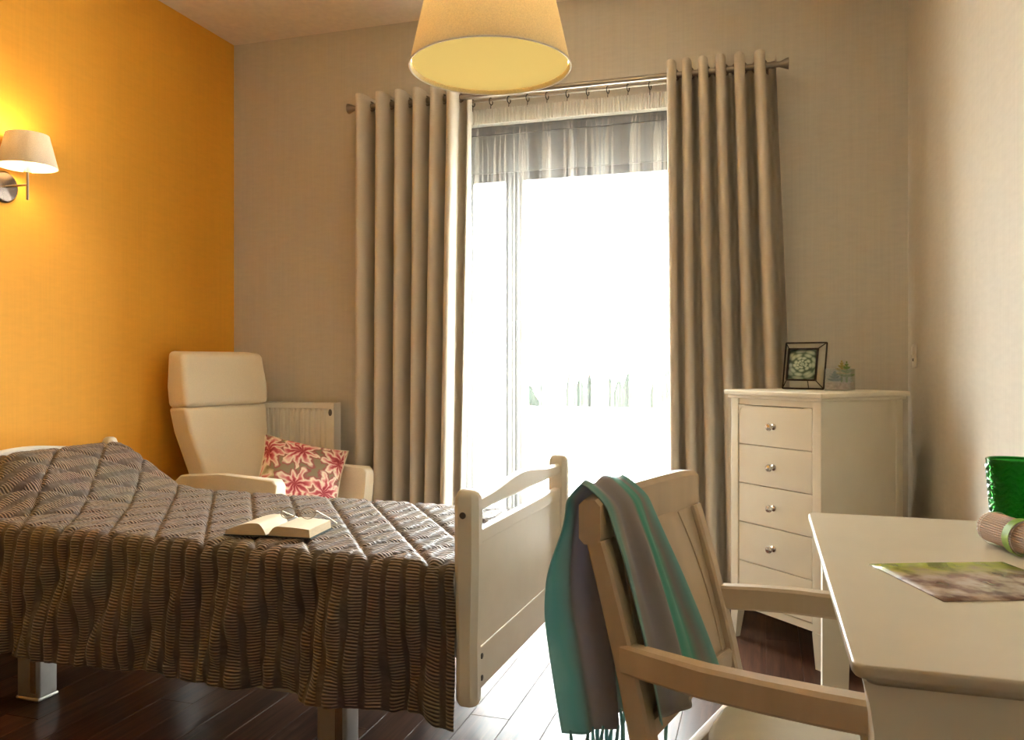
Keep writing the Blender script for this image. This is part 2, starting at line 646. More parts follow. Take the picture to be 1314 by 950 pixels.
def box(bm, lo, hi, bev=0.0, seg=2, mtx=None):
    r = bmesh.ops.create_cube(bm, size=1.0)
    vs_ = r['verts']
    c = [(a + b) / 2 for a, b in zip(lo, hi)]
    s = [abs(b - a) for a, b in zip(lo, hi)]
    for v in vs_:
        v.co = Vector((v.co.x * s[0] + c[0], v.co.y * s[1] + c[1], v.co.z * s[2] + c[2]))
    if bev:
        es = list({e for v in vs_ for e in v.link_edges})
        g = bmesh.ops.bevel(bm, geom=es, offset=bev, segments=seg, affect='EDGES', profile=0.5)
        vs_ = list({v for f in g['faces'] for v in f.verts} | {v for v in vs_ if v.is_valid})
    if mtx:
        for v in vs_:
            v.co = mtx @ v.co
    return vs_


def bx(name, lo, hi, mat, parent=None, bev=0.004, seg=2, smooth=True):
    bm = bmesh.new()
    box(bm, lo, hi, bev, seg)
    return finish(name, bm, mat, parent, smooth)


def lathe(bm, prof, n=32, close=False, mtx=None):
    rings = []
    for r, z in prof:
        rings.append([bm.verts.new((r * math.cos(2 * PI * k / n), r * math.sin(2 * PI * k / n), z)) for k in range(n)])
    fs = []
    for a, b in zip(rings, rings[1:]):
        for k in range(n):
            fs.append(bm.faces.new((a[k], a[(k + 1) % n], b[(k + 1) % n], b[k])))
    if close:
        if prof[0][0] > 1e-6:
            bm.faces.new(list(reversed(rings[0])))
        if prof[-1][0] > 1e-6:
            bm.faces.new(rings[-1])
    if mtx:
        for rg in rings:
            for v in rg:
                v.co = mtx @ v.co
    return rings


def tube(bm, pts, r, n=10, cap=True, closed=False):
    """tube along a polyline; r a number or a list"""
    P = [Vector(p) for p in pts]
    m = len(P)
    rr = r if isinstance(r, (list, tuple)) else [r] * m
    up = None
    rings = []
    for i in range(m):
        if closed:
            t = P[(i + 1) % m] - P[i - 1]
        else:
            t = P[min(i + 1, m - 1)] - P[max(i - 1, 0)]
        t.normalize()
        if up is None:
            up = Vector((0, 0, 1)) if abs(t.z) < 0.9 else Vector((1, 0, 0))
        a = t.cross(up).normalized()
        up = a.cross(t).normalized()
        rings.append([bm.verts.new(P[i] + (a * math.cos(2 * PI * k / n) + up * math.sin(2 * PI * k / n)) * rr[i]) for k in range(n)])
    pairs = list(zip(rings, rings[1:])) + ([(rings[-1], rings[0])] if closed else [])
    for A, B in pairs:
        for k in range(n):
            bm.faces.new((A[k], A[(k + 1) % n], B[(k + 1) % n], B[k]))
    if cap and not closed:
        bm.faces.new(list(reversed(rings[0])))
        bm.faces.new(rings[-1])


def sweep(bm, pts, w, h, side=None, bev=0.3):
    """rounded rectangular bar along a path; w,h numbers or lists; h along local up, w across; octagonal section"""
    P = [Vector(p) for p in pts]
    m = len(P)
    ww = w if isinstance(w, (list, tuple)) else [w] * m
    hh = h if isinstance(h, (list, tuple)) else [h] * m
    rings = []
    for i in range(m):
        t = (P[min(i + 1, m - 1)] - P[max(i - 1, 0)]).normalized()
        s = Vector(side) if side else Vector((0, 0, 1))
        a = t.cross(s).normalized()      # across
        u = a.cross(t).normalized()      # up
        b = bev * min(ww[i], hh[i])
        W, H = ww[i] / 2, hh[i] / 2
        sec = [(W, H - b), (W - b, H), (-W + b, H), (-W, H - b), (-W, -H + b), (-W + b, -H), (W - b, -H), (W, -H + b)]
        rings.append([bm.verts.new(P[i] + a * x + u * y) for x, y in sec])
    for A, B in zip(rings, rings[1:]):
        for k in range(8):
            bm.faces.new((A[k], A[(k + 1) % 8], B[(k + 1) % 8], B[k]))
    bm.faces.new(list(reversed(rings[0])))
    bm.faces.new(rings[-1])


def extrude_outline(bm, pts, axis_vec):
    """closed planar outline extruded by a vector"""
    A = [bm.verts.new(p) for p in pts]
    B = [bm.verts.new(Vector(p) + Vector(axis_vec)) for p in pts]
    n = len(A)
    bm.faces.new(A)
    bm.faces.new(list(reversed(B)))
    for k in range(n):
        bm.faces.new((A[k], B[k], B[(k + 1) % n], A[(k + 1) % n]))


def grid_mesh(name, P, UV=None):
    """P: array (n,m,3); returns mesh, optional UV (n,m,2)"""
    n, m, _ = P.shape
    me = bpy.data.meshes.new(name)
    idx = np.arange(n * m).reshape(n, m)
    q = np.stack([idx[:-1, :-1], idx[1:, :-1], idx[1:, 1:], idx[:-1, 1:]], -1).reshape(-1, 4)
    me.vertices.add(n * m)
    me.vertices.foreach_set('co', P.reshape(-1).astype(np.float32))
    me.loops.add(q.size)
    me.loops.foreach_set('vertex_index', q.reshape(-1).astype(np.int32))
    me.polygons.add(len(q))
    me.polygons.foreach_set('loop_start', (np.arange(len(q)) * 4).astype(np.int32))
    me.polygons.foreach_set('loop_total', np.full(len(q), 4, np.int32))
    me.update(calc_edges=True)
    if UV is not None:
        l = me.uv_layers.new(name='UVMap')
        l.data.foreach_set('uv', UV.reshape(-1, 2)[q.reshape(-1)].reshape(-1).astype(np.float32))
    me.validate()
    return me


def sstep(a, b, x):
    t = np.clip((x - a) / (b - a), 0, 1)
    return t * t * (3 - 2 * t)


# ------------------------------------------------------------------ the room shell
T = 0.12
fl = struct(bx('floor', (XL, YF, -0.08), (XR, YB + 0.2, -0.0145), 'dark_plank', bev=0, smooth=False))
PW = 0.132
plank_mesh = {}


def plank(x0, x1, y0, y1):
    key = (round(x1 - x0, 3), round(y1 - y0, 3))
    if key not in plank_mesh:
        bm = bmesh.new()
        w, l = key[0] / 2 - 0.0006, key[1] / 2 - 0.0006
        c = 0.0007
        lo = [bm.verts.new((sx * w, sy * l, -0.0145)) for sx, sy in ((-1, -1), (1, -1), (1, 1), (-1, 1))]
        mi = [bm.verts.new((sx * w, sy * l, -c)) for sx, sy in ((-1, -1), (1, -1), (1, 1), (-1, 1))]
        hi = [bm.verts.new((sx * (w - c), sy * (l - c), 0)) for sx, sy in ((-1, -1), (1, -1), (1, 1), (-1, 1))]
        for A, B in ((lo, mi), (mi, hi)):
            for k in range(4):
                bm.faces.new((A[k], A[(k + 1) % 4], B[(k + 1) % 4], B[k]))
        bm.faces.new(hi)
        bmesh.ops.recalc_face_normals(bm, faces=bm.faces)
        me = bpy.data.meshes.new('plank')
        bm.to_mesh(me)
        bm.free()
        me.materials.append(MATS['dark_plank'])
        plank_mesh[key] = me
    o = bpy.data.objects.new('plank', plank_mesh[key])
    COL.objects.link(o)
    o.location = ((x0 + x1) / 2, (y0 + y1) / 2, 0)
    o.parent = fl


x = XL
col = 0
while x < XR - 0.01:
    x1 = min(x + PW, XR)
    y = YF - [0.0, 0.8, 0.4, 1.0, 0.2][col % 5]
    while y < YB:
        y0, y1 = max(y, YF), min(y + 1.25, YB)
        if y1 - y0 > 0.02:
            plank(x, x1, y0, y1)
        y += 1.25
    x = x1
    col += 1

struct(bx('ceiling', (XL - T, YF - T, ZC), (XR + T, YB + 0.3, ZC + 0.1), 'ceiling_paint', bev=0, smooth=False))
struct(bx('wall_left', (XL - T, YF, -0.05), (XL, YB, ZC), 'orange_wall', bev=0, smooth=False))
struct(bx('wall_right', (XR, YF, -0.05), (XR + T, YB, ZC), 'taupe_wall', bev=0, smooth=False))
struct(bx('wall_front', (XL, YF - T, -0.05), (XR, YF, ZC), 'taupe_wall', bev=0, smooth=False))
bm = bmesh.new()
YW = YB + 0.26
box(bm, (XL - T, YB, -0.05), (WX0, YW, ZC))
box(bm, (WX1, YB, -0.05), (XR + T, YW, ZC))
box(bm, (WX0, YB, WZ1), (WX1, YW, ZC))
struct(finish('wall_back', bm, 'taupe_wall'))
struct(bx('baseboard_back', (XL, YB - 0.014, 0), (WX0 - 0.02, YB, 0.08), 'white_trim', bev=0.003))
struct(bx('baseboard_right', (XR - 0.014, YF, 0), (XR, YB, 0.08), 'white_trim', bev=0.003))
struct(bx('baseboard_left', (XL, YF, 0), (XL + 0.014, YB - 0.014, 0.08), 'white_trim', bev=0.003))

# french window
MX = pix(663, 400, Y=YB + 0.16).x           # meeting stile
win = bpy.data.objects.new('window_1', None)
COL.objects.link(win)
win.location = ((WX0 + WX1) / 2, YB + 0.15, 0)
struct(win)
wo = win.location


def wpart(name, lo, hi, mat, bev=0.004, parent=win):
    lo = [a - b for a, b in zip(lo, wo)]
    hi = [a - b for a, b in zip(hi, wo)]
    return bx(name, lo, hi, mat, parent, bev)


y0, y1 = YB + 0.11, YB + 0.18
TZ = 2.20
wpart('jamb', (WX0, y0, 0), (WX0 + 0.06, y1, WZ1), 'window_frame_grey')
wpart('jamb', (WX1 - 0.06, y0, 0), (WX1, y1, WZ1), 'window_frame_grey')
wpart('head', (WX0 + 0.06, y0, WZ1 - 0.05), (WX1 - 0.06, y1, WZ1), 'window_frame_grey')
wpart('shutter_box', (WX0 + 0.06, y0 + 0.005, TZ), (WX1 - 0.06, y1 + 0.02, WZ1 - 0.05), 'shutter_grey')
wpart('threshold', (WX0 + 0.06, y0, 0), (WX1 - 0.06, y1, 0.045), 'window_frame_grey')
for (a, b) in ((WX0 + 0.06, MX), (MX, WX1 - 0.06)):
    f = 0.05
    ya, yb = y0 + 0.005, y1 - 0.01
    s = wpart('sash_stile', (a, ya, 0.045), (a + f, yb, TZ), 'window_frame_grey')
    wpart('sash_stile', (b - f, ya, 0.045), (b, yb, TZ), 'window_frame_grey')
    wpart('sash_rail', (a + f, ya, TZ - 0.05), (b - f, yb, TZ), 'window_frame_grey')
    wpart('sash_rail', (a + f, ya, 0.045), (b - f, yb, 0.13), 'window_frame_grey')
    wpart('pane', (a + f, y0 + 0.03, 0.13), (b - f, y0 + 0.036, TZ - 0.05), 'window_glass', bev=0)
hz_ = pix(658, 425, Y=y0).z
bm = bmesh.new()
box(bm, (MX - 0.018, y0 - 0.012, hz_ - 0.06), (MX + 0.018, y0 + 0.006, hz_ + 0.06), 0.005)
box(bm, (MX - 0.009, y0 - 0.05, hz_ + 0.03), (MX + 0.009, y0 - 0.01, hz_ + 0.048), 0.004)
box(bm, (MX - 0.014, y0 - 0.055, hz_ - 0.10), (MX + 0.014, y0 - 0.038, hz_ + 0.048), 0.005)
for v in bm.verts:
    v.co -= wo
finish('window_handle', bm, 'window_frame_grey', win, True)

# outside: terrace, parapet, bushes
struct(bx('terrace', (-30, YW - 0.05, -0.30), (30, 45, -0.03), 'terrace_stone', bev=0, smooth=False))
pz = pix(760, 524, Y=5.9).z
pt = bx('parapet', (-5.0, 5.9, -0.03), (6.0, 6.05, pz), 'parapet_white', bev=0.01)
tag(pt, 'low white parapet across the terrace beyond the window', 'parapet')


def make_bush(px0, px1, ptop, Y, label):
    a, b = pix(px0, ptop, Y=Y), pix(px1, ptop, Y=Y)
    w = (b.x - a.x) / 2 * 1.25
    h = a.z
    root = thing('garden_bush', label, 'bush', ((a.x + b.x) / 2, Y, -0.03), 0, 'bushes beyond the terrace')
    bm = bmesh.new()
    bmesh.ops.create_icosphere(bm, subdivisions=4, radius=1.0)
    sd = random.random() * 50
    from mathutils import noise
    zb = 0.25
    for v in bm.verts:
        c = v.co.copy()
        k = 1 + 0.30 * noise.noise(c * 2.2 + Vector((sd, 0, 0))) + 0.16 * noise.noise(c * 7 + Vector((0, sd, 0)))
        v.co = Vector((c.x * w * k, c.y * w * k, zb + (h - zb) * (0.5 + 0.5 * c.z * (0.9 + 0.1 * k))))
    finish('foliage', bm, 'bush_leaf', root, True)
    bm = bmesh.new()
    tube(bm, [(0, 0, 0), (0.01, 0, 0.3), (0, 0.01, 0.6)], [0.05, 0.04, 0.03], 8)
    finish('stem', bm, 'bush_bark', root, True)


for a in ((664, 688, 490, 8.2, 'broad low bush beside the window mullion'),
          (694, 705, 473, 8.6, 'narrow upright bush, first of the slim ones right of the mullion'),
          (727, 738, 472, 8.6, 'narrow dark bush, second of the slim ones right of the mullion'),
          (738, 750, 483, 8.3, 'small grey-green bush touching the second slim bush'),
          (753, 760, 476, 8.8, 'thinnest pale bush in the middle of the window view'),
          (774, 788, 480, 8.5, 'slim bush right of the middle of the window view'),
          (788, 800, 484, 8.2, 'low slim bush left of the tall rounded bush'),
          (800, 820, 472, 8.6, 'tall rounded dark bush, largest in the window view'),
          (834, 845, 486, 8.4, 'small pale bush near the right curtain'),
          (850, 866, 471, 8.6, 'bush cut off by the right curtain edge')):
    make_bush(*a)

# ------------------------------------------------------------------ curtains
RY = YB - 0.165
RZ = pix(1005, 82, Y=RY).z
RX0 = pix(463, 140, Y=RY).x
RX1 = pix(990, 84, Y=RY).x


def lathe_x(bm, prof, x, y, z, n=20, flip=1):
    m = Matrix.Translation((x, y, z)) @ Matrix.Rotation(R(90) * flip, 4, 'Y')
    lathe(bm, prof, n, True, m)


rod = thing('curtain_rod', 'brushed steel double curtain rod with flared ends above the window', 'curtain rod', ((RX0 + RX1) / 2, RY, RZ))
ro = rod.location
bm = bmesh.new()
tube(bm, [(RX0 - ro.x, 0, 0), (RX1 - ro.x, 0, 0)], 0.0150, 14)
finish('front_pole', bm, 'steel_brushed', rod, True)
bm = bmesh.new()
tube(bm, [(RX0 - ro.x + 0.05, 0.125, 0.012), (RX1 - ro.x - 0.05, 0.125, 0.012)], 0.008, 12)
finish('rear_pole', bm, 'steel_brushed', rod, True)
fp = [(0.0, 0), (0.017, 0), (0.017, 0.010), (0.0135, 0.018), (0.013, 0.036), (0.019, 0.052), (0.026, 0.068), (0.027, 0.076), (0.0, 0.078)]
bm = bmesh.new()
lathe_x(bm, fp, RX1 - ro.x, 0, 0, flip=1)
finish('finial', bm, 'steel_brushed', rod, True)
bm = bmesh.new()
lathe_x(bm, fp, RX0 - ro.x, 0, 0, flip=-1)
finish('finial', bm, 'steel_brushed', rod, True)
for xb in (RX0 + 0.02, RX1 - 0.02):
    bm = bmesh.new()
    box(bm, (xb - ro.x - 0.008, -0.012, -0.014), (xb - ro.x + 0.008, YB - RY, -0.002), 0.002)
    box(bm, (xb - ro.x - 0.02, YB - RY - 0.008, -0.05), (xb - ro.x + 0.02, YB - RY, 0.04), 0.003)
    finish('bracket', bm, 'steel_brushed', rod, True)


def curtain(name, label, xa, xb, n, wide, bot=(0, 0)):
    """eyelet curtain hung on the front pole; n folds; wide = side whose last panel is broad (-1 left, 1 right)"""
    root = thing(name, label, 'curtain', ((xa + xb) / 2, RY, 0), 0, 'eyelet curtains')
    nu, nz = n * 26 + 1, 60
    t = np.linspace(0, 1, nu)
    z = np.linspace(RZ + 0.045, 0.012, nz)
    tt, zz = np.meshgrid(t, z, indexing='ij')
    # broad last panel
    k = 0.18
    if wide > 0:
        ph = tt + k * tt * (1 - tt)
    elif wide < 0:
        ph = tt - k * tt * (1 - tt)
    else:
        ph = tt
    ang = 2 * PI * n * ph
    down = (RZ - zz) / RZ
    amp = 0.096 + 0.006 * np.sin(5 * tt + 2) * down
    xx = xa + (xb - xa) * tt + down * (bot[0] * (1 - tt) + bot[1] * tt)
    xx = xx - 0.009 * np.sin(2 * ang) + 0.004 * np.sin(ang * 0.37 + 2 * down) * down
    yy = amp * np.sin(ang + 0.15 * np.sin(3 * tt * PI) * down) + 0.003 * np.sin(ang * 2.3 + 2 * down) * down
    yy = -yy
    P = np.stack([xx - root.location.x, yy, zz], -1)
    me = grid_mesh('drape', P)
    link('drape', me, 'curtain_cloth', root, True, solid=0.003, angle=0)
    # eyelets where the cloth crosses the pole
    for j in range(2 * n):
        ph0 = (j + 0.0) / (2 * n)
        tj = t[np.argmin(np.abs(ph[:, 0] - ph0))]
        if j == 0:
            continue
        xj = xa + (xb - xa) * tj - root.location.x
        sgn = -1 if j % 2 else 1
        bm = bmesh.new()
        pts = [(0, 0.024 * math.cos(a), 0.024 * math.sin(a)) for a in [2 * PI * q / 20 for q in range(20)]]
        tube(bm, pts, 0.0045, 8, closed=True)
        finish('eyelet', bm, 'steel_brushed', root, True, loc=(xj, 0, RZ), rot=(0, 0, sgn * R(28)))
    return root


cxa, cxb = pix(463, 140, Y=RY).x, pix(600, 140, Y=RY).x
curtain('curtain', 'beige eyelet curtain hanging left of the window beside the armchair', cxa, cxb, 6, -1, (0.0, -0.05))
cxa, cxb = pix(858, 90, Y=RY).x, pix(996, 84, Y=RY).x
curtain('curtain', 'beige eyelet curtain hanging right of the window behind the chest of drawers', cxa, cxb, 6, 1, (0.015, 0.10))

# sheer
SY = RY + 0.125
sx0, sx1 = pix(590, 140, Y=SY).x, pix(872, 110, Y=SY).x
st = pix(730, 132, Y=SY).z
sb = pix(730, 150, Y=SY).z
sheer = thing('sheer_curtain', 'white sheer curtain on rings across the bright window', 'curtain', ((sx0 + sx1) / 2, SY, 0))
nu, nz = 900, 50
t = np.linspace(0, 1, nu)
z = np.linspace(st, 0.015, nz)
tt, zz = np.meshgrid(t, z, indexing='ij')
down = np.clip((st - zz) / (st - 0.02), 0, 1)
ang = 2 * PI * 26 * tt + 1.6 * np.sin(2 * PI * 3.3 * tt) + 0.9 * np.sin(2 * PI * 7.1 * tt + 1)
pinch = sstep(0.0, 0.10, down)
amp = (0.006 + 0.022 * pinch) * (0.75 + 0.35 * np.sin(2 * PI * 4.7 * tt + 0.5))
bunch = 0.013 * np.sin(2 * PI * 8.3 * tt + 0.7 * np.sin(2 * PI * 2.3 * tt)) * pinch * np.minimum(1, 8 * tt * (1 - tt) * 2)
kx = 0.004 + 0.014 * (0.5 + 0.5 * np.sin(2 * PI * 9.7 * tt + 2)) ** 2
xx = sx0 + (sx1 - sx0) * tt - kx * pinch * np.sin(2 * ang) + bunch
yy = amp * np.sin(ang + 0.4 * down * np.sin(9 * tt)) + 0.004 * np.sin(2 * PI * 80 * tt) * (1 - pinch)
P = np.stack([xx - sheer.location.x, yy, zz], -1)
link('sheer_panel', grid_mesh('sheer_panel', P), 'sheer_cloth', sheer, True, angle=0)
z = np.linspace(st + 0.006, sb, 6)
nu = 1200
t = np.linspace(0, 1, nu)
tt, zz = np.meshgrid(t, z, indexing='ij')
P = np.stack([sx0 + (sx1 - sx0) * tt - sheer.location.x, -0.010 + 0.005 * np.sin(2 * PI * 78 * tt) + 0 * zz, zz], -1)
link('header_tape', grid_mesh('header_tape', P), 'sheer_header', sheer, True, angle=0)
ringx = [pix(px, 120, Y=SY).x for px in (590, 607, 630, 653, 677, 702, 728, 754, 780, 806, 834)]
for xr in ringx:
    bm = bmesh.new()
    pts = [(0.25 * 0.016 * math.cos(a), 0.016 * math.cos(a), 0.018 * math.sin(a)) for a in [2 * PI * q / 18 for q in range(18)]]
    tube(bm, pts, 0.0028, 6, closed=True)
    tube(bm, [(0, 0, -0.017), (0, -0.002, -0.030), (0, -0.008, st - RZ - 0.012 + 0.006)], 0.002, 6)
    finish('ring', bm, 'wire_black', sheer, True, loc=(xr - sheer.location.x, 0, RZ + 0.012 - 0.008))

# ------------------------------------------------------------------ pendant lamp
PD = 0.48
pZ = PD * F_PX / 207.0
c_, s_ = math.cos(YAW), math.sin(YAW)
pXc = (629 - CX) / F_PX * pZ
pz0 = EYE + (HZ - 88) / F_PX * pZ
lamp = thing('pendant_lamp', 'large cream fabric pendant lamp with glowing yellow underside', 'lamp', (pXc * c_ - pZ * s_, pXc * s_ + pZ * c_, pz0))
r0 = PD / 2
r1 = r0 * 0.66
hS = 0.36
bm = bmesh.new()
lathe(bm, [(r0, 0), (r0 - 0.001, 0.002), (r1, hS), (r1 - 0.003, hS), (r0 - 0.004, 0.002), (r0, 0)], 72)
finish('shade', bm, 'lamp_cloth', lamp, True)
for zz_, rr_ in ((0.002, r0 - 0.001), (hS, r1 - 0.001)):
    bm = bmesh.new()
    pts = [(rr_ * math.cos(2 * PI * k / 72), rr_ * math.sin(2 * PI * k / 72), zz_) for k in range(72)]
    tube(bm, pts, 0.003, 6, closed=True)
    finish('shade_rim', bm, 'sconce_cloth', lamp, True)
bm = bmesh.new()
lathe(bm, [(0.0, 0.012), (r0 - 0.008, 0.012), (r0 - 0.008, 0.016), (0.0, 0.016)], 72)
finish('diffuser', bm, 'lamp_diffuser', lamp, True)
bm = bmesh.new()
lathe(bm, [(0.0, 0.15), (0.02, 0.155), (0.033, 0.18), (0.03, 0.21), (0.016, 0.24), (0.015, 0.27), (0, 0.27)], 20)
finish('bulb', bm, 'pendant_bulb_glow', lamp, True)
bm = bmesh.new()
tube(bm, [(0, 0, 0.27), (0, 0, ZC - pz0 - 0.03)], 0.004, 8)
lathe(bm, [(0.0, 0.26), (0.022, 0.26), (0.022, 0.33), (0, 0.335)], 16)
for k in range(3):
    a = 2 * PI * k / 3
    tube(bm, [(0.02 * math.cos(a), 0.02 * math.sin(a), 0.31), (r1 * math.cos(a), r1 * math.sin(a), hS - 0.005)], 0.002, 6)
finish('cord', bm, 'steel_nickel', lamp, True)
bm = bmesh.new()
zt_ = ZC - pz0
lathe(bm, [(0.0, zt_ - 0.04), (0.02, zt_ - 0.04), (0.05, zt_ - 0.025), (0.055, zt_ - 0.002), (0.0, zt_ - 0.002)], 24)
finish('ceiling_rose', bm, 'steel_nickel', lamp, True)

# ------------------------------------------------------------------ wall sconce
sp_ = pix(3, 240, X=XL)
sc = thing('wall_sconce', 'brushed steel wall lamp with cream shade on the orange wall', 'wall lamp', sp_)
bm = bmesh.new()
m_ = Matrix.Rotation(R(90), 4, 'Y')
lathe(bm, [(0.0, 0.0), (0.066, 0.0), (0.066, 0.010), (0.058, 0.018), (0.0, 0.020)], 32, False, m_)
finish('backplate', bm, 'steel_dark', sc, True)
ax = 0.135
bm = bmesh.new()
tube(bm, [(0.018, 0, 0), (ax, 0, 0)], 0.005, 10)
finish('arm', bm, 'steel_brushed', sc, True)
bm = bmesh.new()
tube(bm, [(ax, 0, -0.062), (ax, 0, 0.075)], 0.005, 10)
finish('stem', bm, 'steel_brushed', sc, True)
bm = bmesh.new()
lathe(bm, [(0, 0.05), (0.015, 0.05), (0.015, 0.095), (0, 0.095)], 16, False, Matrix.Translation((ax, 0, 0)))
finish('socket', bm, 'steel_nickel', sc, True)
bm = bmesh.new()
z0_, z1_ = 0.072, 0.205
lathe(bm, [(0.112, z0_), (0.080, z1_), (0.078, z1_), (0.109, z0_ + 0.001), (0.112, z0_)], 48, False, Matrix.Translation((ax, 0, 0)))
finish('shade', bm, 'sconce_cloth', sc, True)
bm = bmesh.new()
lathe(bm, [(0, 0.095), (0.012, 0.098), (0.02, 0.125), (0.02, 0.14), (0.010, 0.16), (0, 0.163)], 16, False, Matrix.Translation((ax, 0, 0)))
finish('bulb', bm, 'bulb_glow', sc, True)
sl = bpy.data.lights.new('sconce_light', 'POINT')
sl.energy = 0.65
sl.color = (1.0, 0.76, 0.42)
sl.shadow_soft_size = 0.025
so = bpy.data.objects.new('sconce_light', sl)
COL.objects.link(so)
so.parent = sc
so.location = (ax, 0, 0.185)

# ------------------------------------------------------------------ wall socket
op = pix(1175, 455, X=XR)
wsk = thing('wall_switch', 'small cream double switch on the right wall above the chest', 'switch', op)
bx('switch_plate', (-0.010, -0.036, -0.058), (0.0, 0.036, 0.045), 'plastic_white', wsk, 0.003)
bx('switch_rocker', (-0.014, -0.026, -0.002), (-0.009, 0.026, 0.036), 'plastic_white', wsk, 0.002)
bx('switch_slot', (-0.0125, -0.012, -0.030), (-0.009, 0.012, -0.018), 'socket_dark', wsk, 0.001)

# ------------------------------------------------------------------ radiator
ry1 = YB - 0.035
ra, rb = pix(429, 517, Y=ry1 - 0.09), None
rx1 = ra.x
rx0 = rx1 - 0.62
rz1 = ra.z
rz0 = rz1 - 0.60
rad = thing('radiator', 'white ribbed panel radiator on the wall behind the armchair', 'radiator', ((rx0 + rx1) / 2, ry1, rz0))
w2 = (rx1 - rx0) / 2
hh_ = rz1 - rz0
bm = bmesh.new()
# corrugated front: vertical ribs between plain borders
nr = 17
pw = (2 * w2 - 0.06) / nr
prof = [(-w2 + 0.004, -0.095)]
x_ = -w2 + 0.03
for k in range(nr):
    prof += [(x_ + 0.08 * pw, -0.095), (x_ + 0.25 * pw, -0.083), (x_ + 0.5 * pw, -0.083), (x_ + 0.67 * pw, -0.095)]
    x_ += pw
prof.append((w2 - 0.004, -0.095))
zs = [0.035, 0.05, hh_ - 0.05, hh_ - 0.035]
rows = []
for zi, zv in enumerate(zs):
    rows.append([bm.verts.new((px_, py_ if 0 < zi < 3 else -0.095, zv)) for px_, py_ in prof])
for A, B in zip(rows, rows[1:]):
    for k in range(len(A) - 1):
        bm.faces.new((A[k], A[k + 1], B[k + 1], B[k]))
box(bm, (-w2 + 0.004, -0.095, hh_ - 0.035), (w2 - 0.004, -0.080, hh_ - 0.002), 0.004)
box(bm, (-w2 + 0.004, -0.095, 0.002), (w2 - 0.004, -0.080, 0.035), 0.004)
finish('front_panel', bm, 'radiator_white', rad, True)
bx('rear_panel', (-w2 + 0.01, -0.035, 0.004), (w2 - 0.01, -0.02, hh_ - 0.004), 'radiator_white', rad)
bx('side_cover', (w2 - 0.004, -0.094, 0.002), (w2 + 0.001, -0.018, hh_), 'radiator_white', rad, 0.002)
bx('side_cover', (-w2 - 0.001, -0.094, 0.002), (-w2 + 0.004, -0.018, hh_), 'radiator_white', rad, 0.002)
bm = bmesh.new()
for k in range(24):
    xq = -w2 + 0.012 + k * (2 * w2 - 0.024) / 23
    box(bm, (xq - 0.007, -0.080, hh_ - 0.006), (xq + 0.007, -0.02, hh_ - 0.002))
g_ = finish('top_grille', bm, 'radiator_white', rad)
bm = bmesh.new()
lathe(bm, [(0, 0), (0.010, 0), (0.010, 0.006), (0.007, 0.009), (0, 0.009)], 16, False,
      Matrix.Translation((w2 - 0.022, -0.094, hh_ - 0.055)) @ Matrix.Rotation(R(90), 4, 'X') @ Matrix.Diagonal((1, 1.9, 1, 1)))
finish('vent_plug', bm, 'socket_dark', rad, True)
for xq in (-w2 + 0.12, w2 - 0.12):
    bx('wall_bracket', (xq - 0.015, -0.022, 0.1), (xq + 0.015, 0.035, hh_ - 0.1), 'radiator_white', rad)

# ------------------------------------------------------------------ armchair
ac = thing('armchair', 'cream upholstered high-back armchair in the corner by the radiator', 'armchair', (-2.405, 3.595, 0), R(-17))


def loft_box(name, secs, mat, parent, bev=0.02, sub=0):
    """stack of rectangles: each (xf, xb, halfwidth, z) - front x, back x; bevelled"""
    bm = bmesh.new()
    rings = []
    for xf, xb_, hw, z_f, z_b in secs:
        rings.append([bm.verts.new((xf, -hw, z_f)), bm.verts.new((xf, hw, z_f)), bm.verts.new((xb_, hw, z_b)), bm.verts.new((xb_, -hw, z_b))])
    bm.faces.new(list(reversed(rings[0])))
    for A, B in zip(rings, rings[1:]):
        for k in range(4):
            bm.faces.new((A[k], A[(k + 1) % 4], B[(k + 1) % 4], B[k]))
    bm.faces.new(rings[-1])
    bmesh.ops.recalc_face_normals(bm, faces=bm.faces)
    es = [e for e in bm.edges if len(e.link_faces) == 2 and e.calc_face_angle() > R(30)]
    bmesh.ops.bevel(bm, geom=es, offset=bev, segments=4, affect='EDGES', profile=0.5)
    return finish(name, bm, mat, parent, True, angle=50)


loft_box('backrest', [(-0.20, -0.35, 0.185, 0.36, 0.36), (-0.255, -0.41, 0.20, 0.58, 0.57), (-0.315, -0.47, 0.245, 0.80, 0.79), (-0.345, -0.495, 0.258, 0.925, 0.92)],
         'armchair_fabric', ac, 0.022)
loft_box('headrest', [(-0.332, -0.495, 0.260, 0.925, 0.915), (-0.340, -0.505, 0.264, 1.03, 1.03), (-0.372, -0.510, 0.252, 1.20, 1.215)],
         'armchair_fabric', ac, 0.028)
loft_box('seat_cushion', [(0.40, -0.22, 0.25, 0.30, 0.30), (0.41, -0.23, 0.252, 0.44, 0.41)], 'armchair_fabric', ac, 0.03)
for s in (-1, 1):
    bm = bmesh.new()
    zt = 0.620
    pts = [(-0.36, 0, 0.18), (0.37, 0, 0.18), (0.415, 0, 0.54), (0.42, 0, zt - 0.025), (0.395, 0, zt), (0.0, 0, zt - 0.004), (-0.30, 0, zt - 0.03), (-0.36, 0, zt - 0.07)]
    extrude_outline(bm, [(a, s * 0.285 - 0.030, c) for a, b, c in pts], (0, 0.060, 0))
    es = [e for e in bm.edges if abs((e.verts[0].co - e.verts[1].co).normalized().y) < 0.5]
    bmesh.ops.bevel(bm, geom=es, offset=0.009, segments=3, affect='EDGES', profile=0.5)
    finish('armrest', bm, 'armchair_fabric', ac, True, angle=50)
